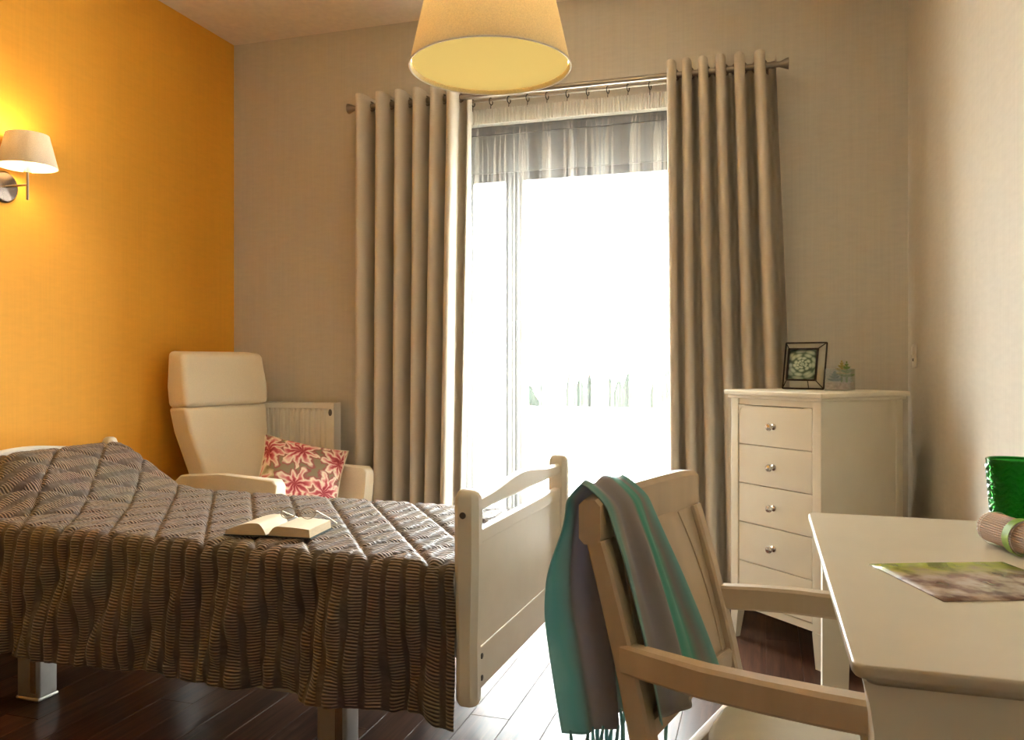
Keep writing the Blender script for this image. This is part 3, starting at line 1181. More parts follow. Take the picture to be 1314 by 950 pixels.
for sx in (-0.30, 0.34):
    for sy in (-0.285, 0.285):
        bm = bmesh.new()
        sweep(bm, [(sx, sy, 0.19), (sx + 0.01 * (1 if sx > 0 else -3), sy, 0)], [0.05, 0.035], [0.05, 0.035], side=(0, 1, 0))
        finish('leg', bm, 'armchair_wood', ac, True)

# floral cushion leaning on the far armrest
n_ = 40
u = np.linspace(-1, 1, n_)
uu, vv = np.meshgrid(u, u, indexing='ij')


def pillow_mesh(name, a, thick, seedp=0.0):
    prof = (np.clip(1 - np.abs(uu) ** 2.6, 0, 1) * np.clip(1 - np.abs(vv) ** 2.6, 0, 1)) ** 0.55
    pinch = 1 - 0.10 * (1 - np.abs(uu) ** 2) * np.abs(vv) ** 4
    pinch2 = 1 - 0.10 * (1 - np.abs(vv) ** 2) * np.abs(uu) ** 4
    wr = 0.02 * np.sin(6 * uu + 3 * vv + seedp) * prof
    top = np.stack([uu * a * pinch2, vv * a * pinch, thick * (prof + wr)], -1)
    botm = np.stack([uu * a * pinch2, vv * a * pinch, -thick * (prof - wr)], -1)
    UV = np.stack([uu * 0.5 + 0.5, vv * 0.5 + 0.5], -1)
    m1 = grid_mesh(name, top, UV)
    m2 = grid_mesh(name + '_b', botm[::-1], UV)
    bm = bmesh.new()
    bm.from_mesh(m1)
    bm.from_mesh(m2)
    bpy.data.meshes.remove(m2)
    bmesh.ops.remove_doubles(bm, verts=bm.verts, dist=1e-5)
    bm.to_mesh(m1)
    bm.free()
    return m1


cu = thing('cushion', 'square cushion printed with red and pink flowers on the armchair seat', 'cushion', (-2.215, 3.565, 0.572), 0)
cu.rotation_euler = Matrix(((0, 0, 0), (0, 0, 0), (0, 0, 0))).to_euler()
# face towards the camera and up; lower edge resting on the seat
nrm = Vector((0.60, -0.62, 0.62)).normalized()
rgt = Vector((0, 0, 1)).cross(nrm).normalized()
up_ = nrm.cross(rgt)
rot = Matrix((rgt, up_, nrm)).transposed() @ Matrix.Rotation(R(-17), 3, 'Z')
cu.rotation_euler = rot.to_euler()
link('cushion_cover', pillow_mesh('cushion_cover', 0.215, 0.07), 'floral_print', cu, True, angle=0)
bm = bmesh.new()
pts = []
for k in range(4):
    for q in np.linspace(-1, 1, 12, endpoint=False):
        a_, b_ = [(q, -1), (1, q), (-q, 1), (-1, -q)][k]
        p1 = 1 - 0.10 * (1 - abs(a_) ** 2) * abs(b_) ** 4
        p2 = 1 - 0.10 * (1 - abs(b_) ** 2) * abs(a_) ** 4
        pts.append((a_ * 0.215 * p2, b_ * 0.215 * p1, 0))
tube(bm, pts, 0.004, 6, closed=True)
finish('piping', bm, 'paper_page', cu, True)

# ------------------------------------------------------------------ bed
BX0, BX1, BY0, BY1 = -2.872, -0.742, 2.085, 2.965
bed = thing('bed', 'cream painted wooden bed on steel columns with high panelled ends', 'bed', ((BX0 + BX1) / 2, (BY0 + BY1) / 2, 0), R(-2.0))
bo = bed.location


def bp(x, y, z):
    return (x - bo.x, y - bo.y, z)


def bed_end(xc, face):
    # posts
    for yc in (BY0, BY1):
        bm = bmesh.new()
        prof = [(0.235, 0.050, 0.044), (0.245, 0.060, 0.054), (0.27, 0.062, 0.056), (0.40, 0.060, 0.056), (0.52, 0.066, 0.056), (0.62, 0.070, 0.056),
                (0.76, 0.070, 0.056), (0.79, 0.066, 0.052), (0.805, 0.054, 0.042), (0.812, 0.034, 0.026)]
        sweep(bm, [bp(xc, yc, p[0]) for p in prof], [p[1] for p in prof], [p[2] for p in prof], side=(0, 1, 0), bev=0.28)
        po_ = finish('post', bm, 'bed_white', bed, True, angle=40)
        if yc == BY0:
            bm = bmesh.new()
            lathe(bm, [(0, 0), (0.009, 0), (0.009, 0.003), (0, 0.004)], 16, False,
                  Matrix.Translation(bp(xc - 0.005, yc - 0.0275, 0.745)) @ Matrix.Rotation(R(90), 4, 'X'))
            finish('bolt_cap', bm, 'screw_dark', po_, True)
    # curved top rail
    bm = bmesh.new()
    ys = np.linspace(BY0 + 0.02, BY1 - 0.02, 25)
    zc, hts = [], []
    for yv in ys:
        tq = (yv - BY0) / (BY1 - BY0)
        hq = 0.038 + 0.030 * math.exp(-((tq - 0.5) / 0.25) ** 2)
        hts.append(hq)
        zc.append(0.742 + hq / 2)
    sweep(bm, [bp(xc, yv, zv) for yv, zv in zip(ys, zc)], 0.024, hts, bev=0.3)
    finish('top_rail', bm, 'bed_white', bed, True, angle=40)
    # panel with frame mouldings
    bx('end_panel', bp(xc - 0.010, BY0 + 0.02, 0.365), bp(xc + 0.010, BY1 - 0.02, 0.670), 'bed_white', bed, 0.003)
    bx('panel_rail', bp(xc - 0.014, BY0 + 0.02, 0.652), bp(xc + 0.014, BY1 - 0.02, 0.692), 'bed_white', bed, 0.006)
    bx('panel_rail', bp(xc - 0.014, BY0 + 0.02, 0.255), bp(xc + 0.014, BY1 - 0.02, 0.372), 'bed_white', bed, 0.006)
    for zz_ in (0.345, 0.285):
        bm = bmesh.new()
        lathe(bm, [(0, 0), (0.008, 0), (0.008, 0.003), (0, 0.004)], 12, False,
              Matrix.Translation(bp(xc + face * 0.0135, BY0 + 0.060, zz_)) @ Matrix.Rotation(R(90) * face, 4, 'Y'))
        finish('bolt_cap', bm, 'screw_dark', bed, True)


bed_end(BX1, 1)
bed_end(BX0, -1)
for yc in (BY0 + 0.05, BY1 - 0.05):
    bx('side_rail', bp(BX0 + 0.20, yc - 0.012, 0.170), bp(BX1 - 0.28, yc + 0.012, 0.26), 'bed_metal', bed, 0.003)
bx('bed_base', bp(BX0 + 0.03, BY0 + 0.06, 0.33), bp(BX1 - 0.03, BY1 - 0.06, 0.36), 'bed_metal', bed, 0.003)
lx = (pix(443, 900, Y=2.17).x, pix(45, 897, Y=2.17).x)
for xq in lx:
    for yq in (2.17, BY1 - 0.09):
        bm = bmesh.new()
        box(bm, bp(xq - 0.050, yq - 0.04, 0.006), bp(xq + 0.050, yq + 0.04, 0.34), 0.012, 3)
        lg = finish('leg', bm, 'bed_metal', bed, True)
        bx('foot_cap', bp(xq - 0.052, yq - 0.042, 0.0), bp(xq + 0.052, yq + 0.042, 0.014), 'bed_metal', lg, 0.006)
        bx('leg_groove', bp(xq + 0.015, yq - 0.0425, 0.03), bp(xq + 0.040, yq - 0.039, 0.34), 'steel_nickel', lg, 0.001)
for xq in ((lx[0] + lx[1]) / 2,):
    bx('cross_tube', bp(lx[1], 2.50, 0.24), bp(lx[0], 2.55, 0.29), 'bed_metal', bed, 0.004)
bx('mattress', bp(BX0 + 0.03, BY0 + 0.045, 0.362), bp(BX1 - 0.03, BY1 - 0.045, 0.575), 'mattress_cloth', bed, 0.05, 4)

# bedspread ------------------------------------------------------------
n_u, n_v = 400, 380
Xs = np.linspace(BX0 + 0.030, BX1 - 0.034, n_u)
L_far, L_top, L_near = 0.20, (BY1 - 0.012) - (BY0 - 0.018), 0.392
rc = 0.035
Ltot = L_far + L_top + L_near
S = np.linspace(0, Ltot, n_v)
XX, SS = np.meshgrid(Xs, S, indexing='ij')
ztop = 0.596


def cross(Sv):
    """rounded-box cross-section: returns y, z(rel. to top), normal y, normal z, part parameters"""
    yfar, ynear = BY1 - 0.012, BY0 - 0.018
    y = np.empty_like(Sv)
    z = np.empty_like(Sv)
    ny = np.zeros_like(Sv)
    nz = np.ones_like(Sv)
    s1, s2 = L_far, L_far + L_top
    far = Sv < s1 - rc
    y[far] = yfar
    z[far] = -(s1 - Sv[far])
    ny[far], nz[far] = 1, 0
    k = (Sv >= s1 - rc) & (Sv < s1 + rc)
    a = (Sv[k] - (s1 - rc)) / (2 * rc) * (PI / 2)
    y[k] = yfar - rc + rc * np.cos(a)
    z[k] = -rc + rc * np.sin(a)
    ny[k], nz[k] = np.cos(a), np.sin(a)
    k = (Sv >= s1 + rc) & (Sv < s2 - rc)
    y[k] = yfar - (Sv[k] - s1)
    z[k] = 0
    k = (Sv >= s2 - rc) & (Sv < s2 + rc)
    a = (Sv[k] - (s2 - rc)) / (2 * rc) * (PI / 2)
    y[k] = ynear + rc - rc * np.sin(a)
    z[k] = -rc + rc * np.cos(a)
    ny[k], nz[k] = -np.sin(a), np.cos(a)
    k = Sv >= s2 + rc
    y[k] = ynear
    z[k] = -(Sv[k] - s2)
    ny[k], nz[k] = -1, 0
    return y, z, ny, nz


y_, z_, ny_, nz_ = cross(SS)
wd = np.clip((SS - (L_far + L_top)) / L_near, 0, 1)          # depth down the near drop
topm = sstep(L_far - 0.02, L_far + 0.08, SS) * (1 - sstep(L_far + L_top - 0.04, L_far + L_top + 0.03, SS))
# pillow bump
bump = sstep(-2.30, -2.74, XX) * (0.80 + 0.20 * sstep(-2.85, -2.72, XX))
acrossp = sstep(BY0 - 0.02, BY0 + 0.30, y_) * (1 - 0.18 * sstep(BY1 - 0.15, BY1, y_))
side_raise = sstep(-2.40, -2.80, XX) * 0.05
# quilting seams (diamonds)
qa = (XX * 0.80 + SS * 0.62) / 0.150
qb = (XX * 0.80 - SS * 0.62) / 0.150
da = np.abs(qa - np.round(qa)) * 0.150
db = np.abs(qb - np.round(qb)) * 0.150
puff = (1 - np.exp(-(da / 0.010) ** 2)) * (1 - np.exp(-(db / 0.010) ** 2))
qn = 0.012 * puff * (0.20 + 0.80 * topm)
# bands and folds on the hanging side
band = np.sin(XX * 2 * PI / 0.057)
bn = 0.0030 * np.tanh(2 * (band + 0.2)) * (1 - 0.6 * topm)

rng = np.random.RandomState(5)
lat = rng.rand(64, 64)


def vnoise(a, b):
    i, j = np.floor(a).astype(int), np.floor(b).astype(int)
    fa, fb = a - i, b - j
    fa, fb = fa * fa * (3 - 2 * fa), fb * fb * (3 - 2 * fb)
    L = lambda p, q: lat[p % 64, q % 64]
    return (L(i, j) * (1 - fa) + L(i + 1, j) * fa) * (1 - fb) + (L(i, j + 1) * (1 - fa) + L(i + 1, j + 1) * fa) * fb - 0.5


fold = (0.062 * vnoise(XX * 8.5 + 0.9 * wd + 40, wd * 1.1 + 3) + 0.036 * vnoise(XX * 17 + 3.0 * wd + 70, wd * 2.6 + 9)
        + 0.016 * vnoise(XX * 24 - 5.0 * wd + 90, wd * 3.4 + 20)) * sstep(0.0, 0.45, wd)
flare = 0.028 * wd ** 1.3
crk = 0.0016 * np.sin(XX * 120 + 9 * np.sin(SS * 23)) * np.sin(SS * 170 + 5 * np.sin(XX * 31)) * (0.4 + 0.6 * topm)
dn = qn + bn + crk + (fold + flare) * (wd > 0)
PY = y_ + ny_ * dn
PZ = ztop + z_ + nz_ * dn + 0.150 * bump * acrossp * topm + side_raise * (1 - wd)
hem = 0.030 * vnoise(XX * 9 + 11, XX * 0 + 2) + 0.012 * vnoise(XX * 23 + 31, XX * 0 + 5)
PZ = PZ + hem * wd ** 2
# corner near the foot post hangs a little lower
PZ = PZ - 0.02 * sstep(-0.95, -0.80, XX) * wd ** 2
PX = XX + 0.006 * np.sin(XX * 40 + SS * 6) * wd
P = np.stack([PX - bo.x, PY - bo.y, PZ], -1)
UV = np.stack([XX, SS], -1)
bs = link('bedspread', grid_mesh('bedspread', P, UV), 'bedspread_satin', None, True, angle=0, solid=0.004, loc=bo, rot=(0, 0, R(-2.0)))
bs.modifiers['solid'].offset = -1
tag(bs, 'quilted brown satin bedspread with ribbed stripes hanging over the bed side', 'bedspread')

# ------------------------------------------------------------------ open book and spectacles on the bed
bk = thing('book', 'open paperback book lying on the brown bedspread', 'book', pix(358, 683, Z=0.615), R(6))
print('book', bk.location)
Lb, Wb = 0.078, 0.143        # half depth along the spine, page width
bm = bmesh.new()
extrude_outline(bm, [(-Wb - 0.002, -Lb - 0.002, 0.0), (0, -Lb - 0.002, 0.002), (Wb + 0.002, -Lb - 0.002, 0.0), (Wb + 0.002, -Lb - 0.002, 0.003), (0, -Lb - 0.002, 0.006), (-Wb - 0.002, -Lb - 0.002, 0.003)], (0, 2 * Lb + 0.004, 0))
finish('cover', bm, 'book_cover', bk)


def page_block(name, sgn, thick, bulge):
    bm = bmesh.new()
    ns = 18
    out, lowr = [], []
    for k in range(ns + 1):
        t_ = k / ns
        xz = sgn * (0.004 + (Wb - 0.008) * t_ - 0.015 * t_ * 0)
        zt_ = 0.007 + thick * (1 - (1 - min(1, t_ / 0.22)) ** 2) - bulge * max(0, (t_ - 0.35) / 0.65) ** 1.6
        out.append((xz, zt_))
    pts = [(a, -Lb, b) for a, b in out] + [(sgn * (Wb - 0.002), -Lb, 0.0035), (sgn * 0.004, -Lb, 0.0055)]
    extrude_outline(bm, pts, (0, 2 * Lb, 0))
    o = finish(name, bm, 'paper_edge', bk)
    o.data.materials.append(MATS['paper_page'])
    for f in o.data.polygons:
        if f.normal.z > 0.2:
            f.material_index = 1
    return o


page_block('left_pages', -1, 0.034, 0.026)
page_block('right_pages', 1, 0.027, 0.006)

gl = thing('spectacles', 'folded thin-rimmed reading spectacles resting on the open book', 'spectacles', bk.location + Vector((0.035, 0.055, 0.052)), R(12))
for s in (-1, 1):
    bm = bmesh.new()
    pts = [(s * 0.033 + 0.024 * math.cos(a), 0.0, 0.018 * math.sin(a)) for a in [2 * PI * q / 24 for q in range(24)]]
    tube(bm, pts, 0.0012, 6, closed=True)
    rim = finish('rim', bm, 'spectacle_metal', gl, True)
    bm = bmesh.new()
    ring = [bm.verts.new(p) for p in pts]
    bm.faces.new(ring)
    finish('lens', bm, 'spectacle_glass', rim)
    bm = bmesh.new()
    tube(bm, [(s * 0.057, 0, 0.008), (s * 0.060, 0.008, 0.008), (s * 0.052 + 0.03, 0.10, -0.004), (s * 0.050 + 0.045, 0.13, -0.014)], 0.0013, 6)
    finish('temple', bm, 'spectacle_metal', gl, True)
bm = bmesh.new()
tube(bm, [(-0.010, 0, 0.006), (0, -0.002, 0.011), (0.010, 0, 0.006)], 0.0013, 6)
finish('bridge', bm, 'spectacle_metal', gl, True)
gl.rotation_euler = (R(-20), 0, R(12))

# ------------------------------------------------------------------ chest of drawers
DRZ = R(-44)
fd = Vector((math.cos(DRZ), math.sin(DRZ), 0))
sd_ = Vector((-math.sin(DRZ), math.cos(DRZ), 0))
dfl = pix(938, 815, Z=0.0)
DW, DD, DH = 0.468, 0.475, 1.038
dc = dfl + fd * DW / 2 + sd_ * DD / 2
ch = thing('chest_of_drawers', 'tall cream chest of drawers with round knobs set across the corner', 'chest of drawers', (dc.x, dc.y, 0), DRZ)
w, d = DW / 2, DD / 2      # local: front at y=-d
bx('top', (-w - 0.022, -d - 0.022, DH - 0.020), (w + 0.022, d + 0.015, DH), 'cream_paint', ch, 0.006, 3)
bx('cornice', (-w - 0.010, -d - 0.010, DH - 0.034), (w + 0.010, d + 0.008, DH - 0.019), 'cream_paint', ch, 0.005, 3)
zb = 0.135
bm = bmesh.new()
pt_ = 0.042
box(bm, (-w + pt_, -d + 0.006, zb), (w - pt_, -d + 0.02, zb + 0.03), 0.002)
box(bm, (-w + pt_, -d + 0.006, DH - 0.06), (w - pt_, -d + 0.02, DH - 0.034), 0.002)
box(bm, (-w + 0.004, -d + 0.03, zb), (-w + 0.016, d - 0.01, DH - 0.034))
box(bm, (w - 0.016, -d + 0.03, zb), (w - 0.004, d - 0.01, DH - 0.034))
box(bm, (-w + 0.016, d - 0.02, zb), (w - 0.016, d - 0.01, DH - 0.034))
box(bm, (-w + 0.016, -d + 0.03, zb), (w - 0.016, d - 0.02, zb + 0.015))
finish('carcass', bm, 'cream_paint', ch)
for sx in (-1, 1):
    for sy in (-1, 1):
        x0_, x1_ = (-w, -w + pt_) if sx < 0 else (w - pt_, w)
        y0_, y1_ = (-d, -d + pt_) if sy < 0 else (d - pt_, d)
        bx('corner_post', (x0_, y0_, zb), (x1_, y1_, DH - 0.034), 'cream_paint', ch, 0.004)
        bm = bmesh.new()
        A = [(x0_, y0_), (x1_, y0_), (x1_, y1_), (x0_, y1_)]
        ex, ey = (x0_ if sx < 0 else x1_), (y0_ if sy < 0 else y1_)
        k = 0.62
        Bq = [(ex + (a - ex) * k, ey + (b - ey) * k) for a, b in A]
        ra_ = [bm.verts.new((a, b, zb)) for a, b in A]
        rb_ = [bm.verts.new((a, b, 0)) for a, b in Bq]
        bm.faces.new(ra_)
        bm.faces.new(list(reversed(rb_)))
        for q in range(4):
            bm.faces.new((ra_[q], rb_[q], rb_[(q + 1) % 4], ra_[(q + 1) % 4]))
        finish('foot', bm, 'cream_paint', ch)
nd_ = 5
zlo, zhi = zb + 0.032, DH - 0.062
dh = (zhi - zlo) / nd_
for k in range(nd_):
    z0_, z1_ = zlo + k * dh + 0.0015, zlo + (k + 1) * dh - 0.0015
    dr = bx('drawer', (-w + pt_ + 0.002, -d + 0.002, z0_), (w - pt_ - 0.002, -d + 0.022, z1_), 'cream_paint', ch, 0.002)
    bm = bmesh.new()
    lathe(bm, [(0.0, 0.0), (0.013, 0.0), (0.012, 0.003), (0.006, 0.007), (0.006, 0.014), (0.0135, 0.021), (0.0155, 0.027), (0.012, 0.034), (0.0, 0.036)], 20, False,
          Matrix.Translation((0.0, -d + 0.002, (z0_ + z1_) / 2)) @ Matrix.Rotation(R(90), 4, 'X'))
    finish('knob', bm, 'steel_nickel', dr, True)
# drawer box interior so that gaps stay dark
# arched corner mouldings of the top rail
for s in (-1, 1):
    bm = bmesh.new()
    pts = []
    zz1 = DH - 0.061
    x_e = s * (w - pt_ - 0.001)
    pts = [(x_e, -d + 0.0005, zz1), (x_e, -d + 0.0005, zz1 - 0.040)]
    for q in range(7):
        a = q / 6 * PI / 2
        pts.append((x_e - s * (0.012 + 0.028 * (1 - math.cos(a))) + s * 0.006, -d + 0.0005, zz1 - 0.040 + 0.034 * math.sin(a)))
    pts.append((x_e - s * 0.040, -d + 0.0005, zz1))
    extrude_outline(bm, pts, (0, 0.004, 0))
    finish('corner_moulding', bm, 'cream_paint', ch)

# photo frame on the chest -----------------------------------------------
fpz = DH


def at_depth(px, Zc, z):
    xc = (px - CX) / F_PX * Zc
    return Vector((xc * c_ - Zc * s_, xc * s_ + Zc * c_, z))


fr = thing('photo_frame', 'black wire and glass photo frame with succulent picture on the chest', 'photo frame', at_depth(1030, 3.40, fpz + 0.002), R(-22))
fw, fh_, dp = 0.086, 0.197, 0.030
lean = Matrix.Rotation(R(-13), 4, 'X')
outer = [(-fw, 0, 0), (fw, 0, 0), (fw, 0, fh_), (-fw, 0, fh_)]
iw, iz0, iz1 = 0.060, 0.030, 0.164
inner = [(-iw, -dp, iz0), (iw, -dp, iz0), (iw, -dp, iz1), (-iw, -dp, iz1)]


def LP(p):
    return lean @ Vector(p) + Vector((0, 0.0, 0.003))


for k in range(4):
    bm = bmesh.new()
    tube(bm, [LP(outer[k]), LP(outer[(k + 1) % 4])], 0.0036, 8)
    finish('wire', bm, 'wire_black', fr, True)
    bm = bmesh.new()
    tube(bm, [LP(outer[k]), LP(inner[k])], 0.0022, 8)
    finish('wire', bm, 'wire_black', fr, True)
    bm = bmesh.new()
    p0, p1 = Vector(inner[k]), Vector(inner[(k + 1) % 4])
    sweep(bm, [LP(p0), LP(p1)], 0.007, 0.009, side=(0, 1, 0), bev=0.1)
    finish('picture_border', bm, 'wire_black', fr, True)
    bm = bmesh.new()
    vs4 = [bm.verts.new(LP(p)) for p in (outer[k], outer[(k + 1) % 4], inner[(k + 1) % 4], inner[k])]
    bm.faces.new(vs4)
    finish('glass_facet', bm, 'clear_glass', fr)
P = np.array([[LP((-iw + 0.003, -dp + 0.004, iz0)), LP((-iw + 0.003, -dp + 0.004, iz1))], [LP((iw - 0.003, -dp + 0.004, iz0)), LP((iw - 0.003, -dp + 0.004, iz1))]])
UVq = np.array([[(0, 0), (0, 1)], [(1, 0), (1, 1)]], float)
link('picture', grid_mesh('picture', P, UVq), 'succulent_print', fr, solid=0.002)
bm = bmesh.new()
tube(bm, [LP((0, 0, 0.12)), (0, 0.07, 0.003)], 0.0024, 8)
finish('easel_leg', bm, 'wire_black', fr, True)

# terrarium -----------------------------------------------------------------
te = thing('glass_planter', 'small square glass planter with succulents beside the photo frame', 'planter', at_depth(1078, 3.29, fpz), R(-14))
g = 0.050
hg = 0.088
bm = bmesh.new()
box(bm, (-g, -g, 0), (g, g, 0.005))
for (lo, hi) in (((-g, -g, 0.005), (-g + 0.003, g, hg)), ((g - 0.003, -g, 0.005), (g, g, hg)), ((-g + 0.003, -g, 0.005), (g - 0.003, -g + 0.003, hg)), ((-g + 0.003, g - 0.003, 0.005), (g - 0.003, g, hg))):
    box(bm, lo, hi)
finish('glass_box', bm, 'clear_glass', te)
bx('sand', (-g + 0.004, -g + 0.004, 0.005), (g - 0.004, g - 0.004, 0.034), 'sand_pink', te, 0.003)


def rosette(x0, y0, z0, r, nl, tiers, mat, tall=0.0):
    bm = bmesh.new()
    for t_ in range(tiers):
        fr_ = 1 - t_ / (tiers + 0.6)
        nn = max(4, nl - t_)
        for k in range(nn):
            a = 2 * PI * k / nn + t_ * 0.5
            tilt = R(15 + 60 * t_ / max(1, tiers - 1))
            L_ = r * fr_
            m4 = Matrix.Translation((x0, y0, z0 + t_ * tall)) @ Matrix.Rotation(a, 4, 'Z') @ Matrix.Rotation(-tilt, 4, 'Y')
            secs = [(0, 0.15), (0.35, 0.30), (0.7, 0.34), (1.0, 0.04)]
            rg = []
            for q, wq in secs:
                rg.append([bm.verts.new(m4 @ Vector((L_ * q, L_ * wq * cx_, L_ * wq * 0.45 * cz_))) for cx_, cz_ in ((1, 0), (0, 1), (-1, 0), (0, -1))])
            for A, B in zip(rg, rg[1:]):
                for q in range(4):
                    bm.faces.new((A[q], A[(q + 1) % 4], B[(q + 1) % 4], B[q]))
            bm.faces.new(list(reversed(rg[0])))
            bm.faces.new(rg[-1])
    finish('succulent', bm, mat, te, True)


rosette(-0.018, -0.015, 0.040, 0.030, 8, 5, 'succulent_blue', 0.008)
rosette(0.004, 0.012, 0.065, 0.034, 8, 5, 'succulent_yellow', 0.012)
rosette(0.026, -0.006, 0.058, 0.032, 8, 5, 'succulent_green', 0.013)
bm = bmesh.new()
for (a, b, h_) in ((0.004, 0.012, 0.07), (0.026, -0.006, 0.065)):
    tube(bm, [(a, b, 0.03), (a, b, h_)], 0.004, 8)
finish('succulent_stem', bm, 'succulent_green', te, True)

# ------------------------------------------------------------------ desk
TX0, TX1, TH = 0.112, XR - 0.004, 0.75
tn, tf = pix(1092, 848, Z=TH), pix(1037, 657, Z=TH)
TY0, TY1 = 1.165, 2.318
dk = thing('desk', 'cream painted desk against the right wall with tapered legs', 'desk', ((TX0 + TX1) / 2, (TY0 + TY1) / 2, 0))
do = dk.location
hx, hy = (TX1 - TX0) / 2, (TY1 - TY0) / 2
bm = bmesh.new()
pts = []
rcn = 0.018
for (cx_, cy_, a0) in ((hx - rcn, hy - rcn, 0), (-hx + rcn, hy - rcn, 90), (-hx + rcn, -hy + rcn, 180), (hx - rcn, -hy + rcn, 270)):
    for q in range(6):
        a = R(a0 + q * 18)
        pts.append((cx_ + rcn * math.cos(a), cy_ + rcn * math.sin(a)))
layers = [(0.0, TH), (0.004, TH - 0.0005), (0.0, TH - 0.004)]
rg = []
for off, zq in ((-0.004, TH), (-0.001, TH - 0.0015), (0.0, TH - 0.005), (0.0, TH - 0.014), (-0.004, TH - 0.020), (-0.016, TH - 0.026), (-0.020, TH - 0.032)):
    sxq, syq = (hx + off) / hx, (hy + off) / hy
    rg.append([bm.verts.new((a * sxq, b * syq, zq)) for a, b in pts])
bm.faces.new(rg[0])
bm.faces.new(list(reversed(rg[-1])))
for A, B in zip(rg, rg[1:]):
    for k in range(len(A)):
        bm.faces.new((A[k], B[k], B[(k + 1) % len(A)], A[(k + 1) % len(A)]))
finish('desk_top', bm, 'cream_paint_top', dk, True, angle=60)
zl = TH - 0.032
ins = 0.030
lw = 0.072
for sx in (-1, 1):
    for sy in (-1, 1):
        xo = sx * (hx - ins)
        yo = sy * (hy - ins)
        bm = bmesh.new()
        rg = []
        for zq, wq, fl_ in ((zl, lw, 0.014), (zl - 0.03, lw, 0.006), (zl - 0.07, lw, 0.0), (0.30, lw * 0.86, 0.0), (0.0, lw * 0.62, 0.0)):
            xe, ye = xo + sx * fl_, yo + sy * 0.0
            A = [(xe, ye), (xo - sx * wq, ye), (xo - sx * wq, yo - sy * wq), (xe, yo - sy * wq)]
            rg.append([bm.verts.new((a, b, zq)) for a, b in A])
        bm.faces.new(rg[0])
        bm.faces.new(list(reversed(rg[-1])))
        for A, B in zip(rg, rg[1:]):
            for k in range(4):
                bm.faces.new((A[k], B[k], B[(k + 1) % 4], A[(k + 1) % 4]))
        finish('leg', bm, 'cream_paint', dk)
za, zb2 = zl - 0.095, zl
bx('apron', (-hx + ins + lw, -hy + ins + 0.008, za), (hx - ins - lw, -hy + ins + 0.028, zb2), 'cream_paint', dk, 0.002)
bx('apron', (-hx + ins + lw, hy - ins - 0.028, za), (hx - ins - lw, hy - ins - 0.008, zb2), 'cream_paint', dk, 0.002)
bx('apron', (-hx + ins + 0.028, -hy + ins + lw, zl - 0.05), (-hx + ins + 0.048, hy - ins - lw, zb2), 'cream_paint', dk, 0.002)
bx('apron', (hx - ins - 0.028, -hy + ins + lw, za), (hx - ins - 0.008, hy - ins - lw, zb2), 'cream_paint', dk, 0.002)

# picture sheet -------------------------------------------------------------
A_, B_, D_ = pix(1115, 725, Z=TH), pix(1211, 773, Z=TH), pix(1283, 723, Z=TH)
ex = (A_ - B_)
lenv = ex.length
ex.normalize()
ey = Vector((ex.y, -ex.x, 0))
wd_ = 0.275
C0 = B_
gp = np.zeros((8, 8, 3))
uvp = np.zeros((8, 8, 2))
cen = C0 + ex * lenv / 2 + ey * wd_ / 2
for i in range(8):
    for j in range(8):
        a, b = i / 7, j / 7
        q = ey * (a - 0.5) * wd_ + ex * (b - 0.5) * lenv
        gp[i, j] = (q.x, q.y, 0.0012 + 0.0008 * math.sin(a * 3) * b)
        uvp[i, j] = (a, b)
sh = link('picture_sheet', grid_mesh('picture_sheet', gp, uvp), 'picture_sheet_print', None, loc=(cen.x, cen.y, TH), solid=0.0015)
tag(sh, 'glossy printed sheet with green and brown picture lying on the desk', 'picture')

# rolled bamboo mat ---------------------------------------------------------
rr = 0.036
ra0 = Vector((0.478, 2.035, TH + rr + 0.001))
rdir = Vector((0.30, -0.954, 0)).normalized()
roll = thing('bamboo_mat', 'rolled bamboo place mat tied with a green ribbon on the desk', 'place mat', ra0 + rdir * 0.15 - Vector((0, 0, rr)))
roll.rotation_euler = (0, 0, math.atan2(rdir.y, rdir.x))
# individual slats spiralling round
slat_bm = bmesh.new()
lathe(slat_bm, [(0, -0.148), (0.0022, -0.146), (0.0025, -0.14), (0.0025, 0.14), (0.0022, 0.146), (0, 0.148)], 7, False, Matrix.Rotation(R(90), 4, 'Y'))
bmesh.ops.recalc_face_normals(slat_bm, faces=slat_bm.faces)
slat_me = bpy.data.meshes.new('slat')
slat_bm.to_mesh(slat_me)
slat_bm.free()
slat_me.materials.append(MATS['bamboo_slats'])
slat_me.polygons.foreach_set('use_smooth', [True] * len(slat_me.polygons))
ang_, rad_ = 0.0, rr - 0.003
cnt = 0
while rad_ > 0.012:
    o = bpy.data.objects.new('slat', slat_me)
    COL.objects.link(o)
    o.parent = roll
    o.location = (random.uniform(-0.0015, 0.0015) - (0.004 * (1 - (rad_ / rr))), rad_ * math.cos(ang_), rr + rad_ * math.sin(ang_))
    ang_ += 0.0050 / rad_
    rad_ -= 0.0055 * 0.0050 / (2 * PI * rad_)
    cnt += 1
print('slats', cnt)
bm = bmesh.new()
lathe(bm, [(rr + 0.0015, -0.011), (rr + 0.0025, -0.011), (rr + 0.0025, 0.011), (rr + 0.0015, 0.011), (rr + 0.0015, -0.011)], 40, False, Matrix.Translation((-0.035, 0, rr)) @ Matrix.Rotation(R(90), 4, 'Y'))
finish('ribbon', bm, 'ribbon_green', roll, True)
bm = bmesh.new()
for xq in (-0.13, -0.02, 0.10):
    pts = [(xq, (rr + 0.0003) * math.cos(2 * PI * k / 32), rr + (rr + 0.0003) * math.sin(2 * PI * k / 32)) for k in range(32)]
    tube(bm, pts, 0.0005, 5, closed=True)
finish('binding_thread', bm, 'paper_page', roll, True)

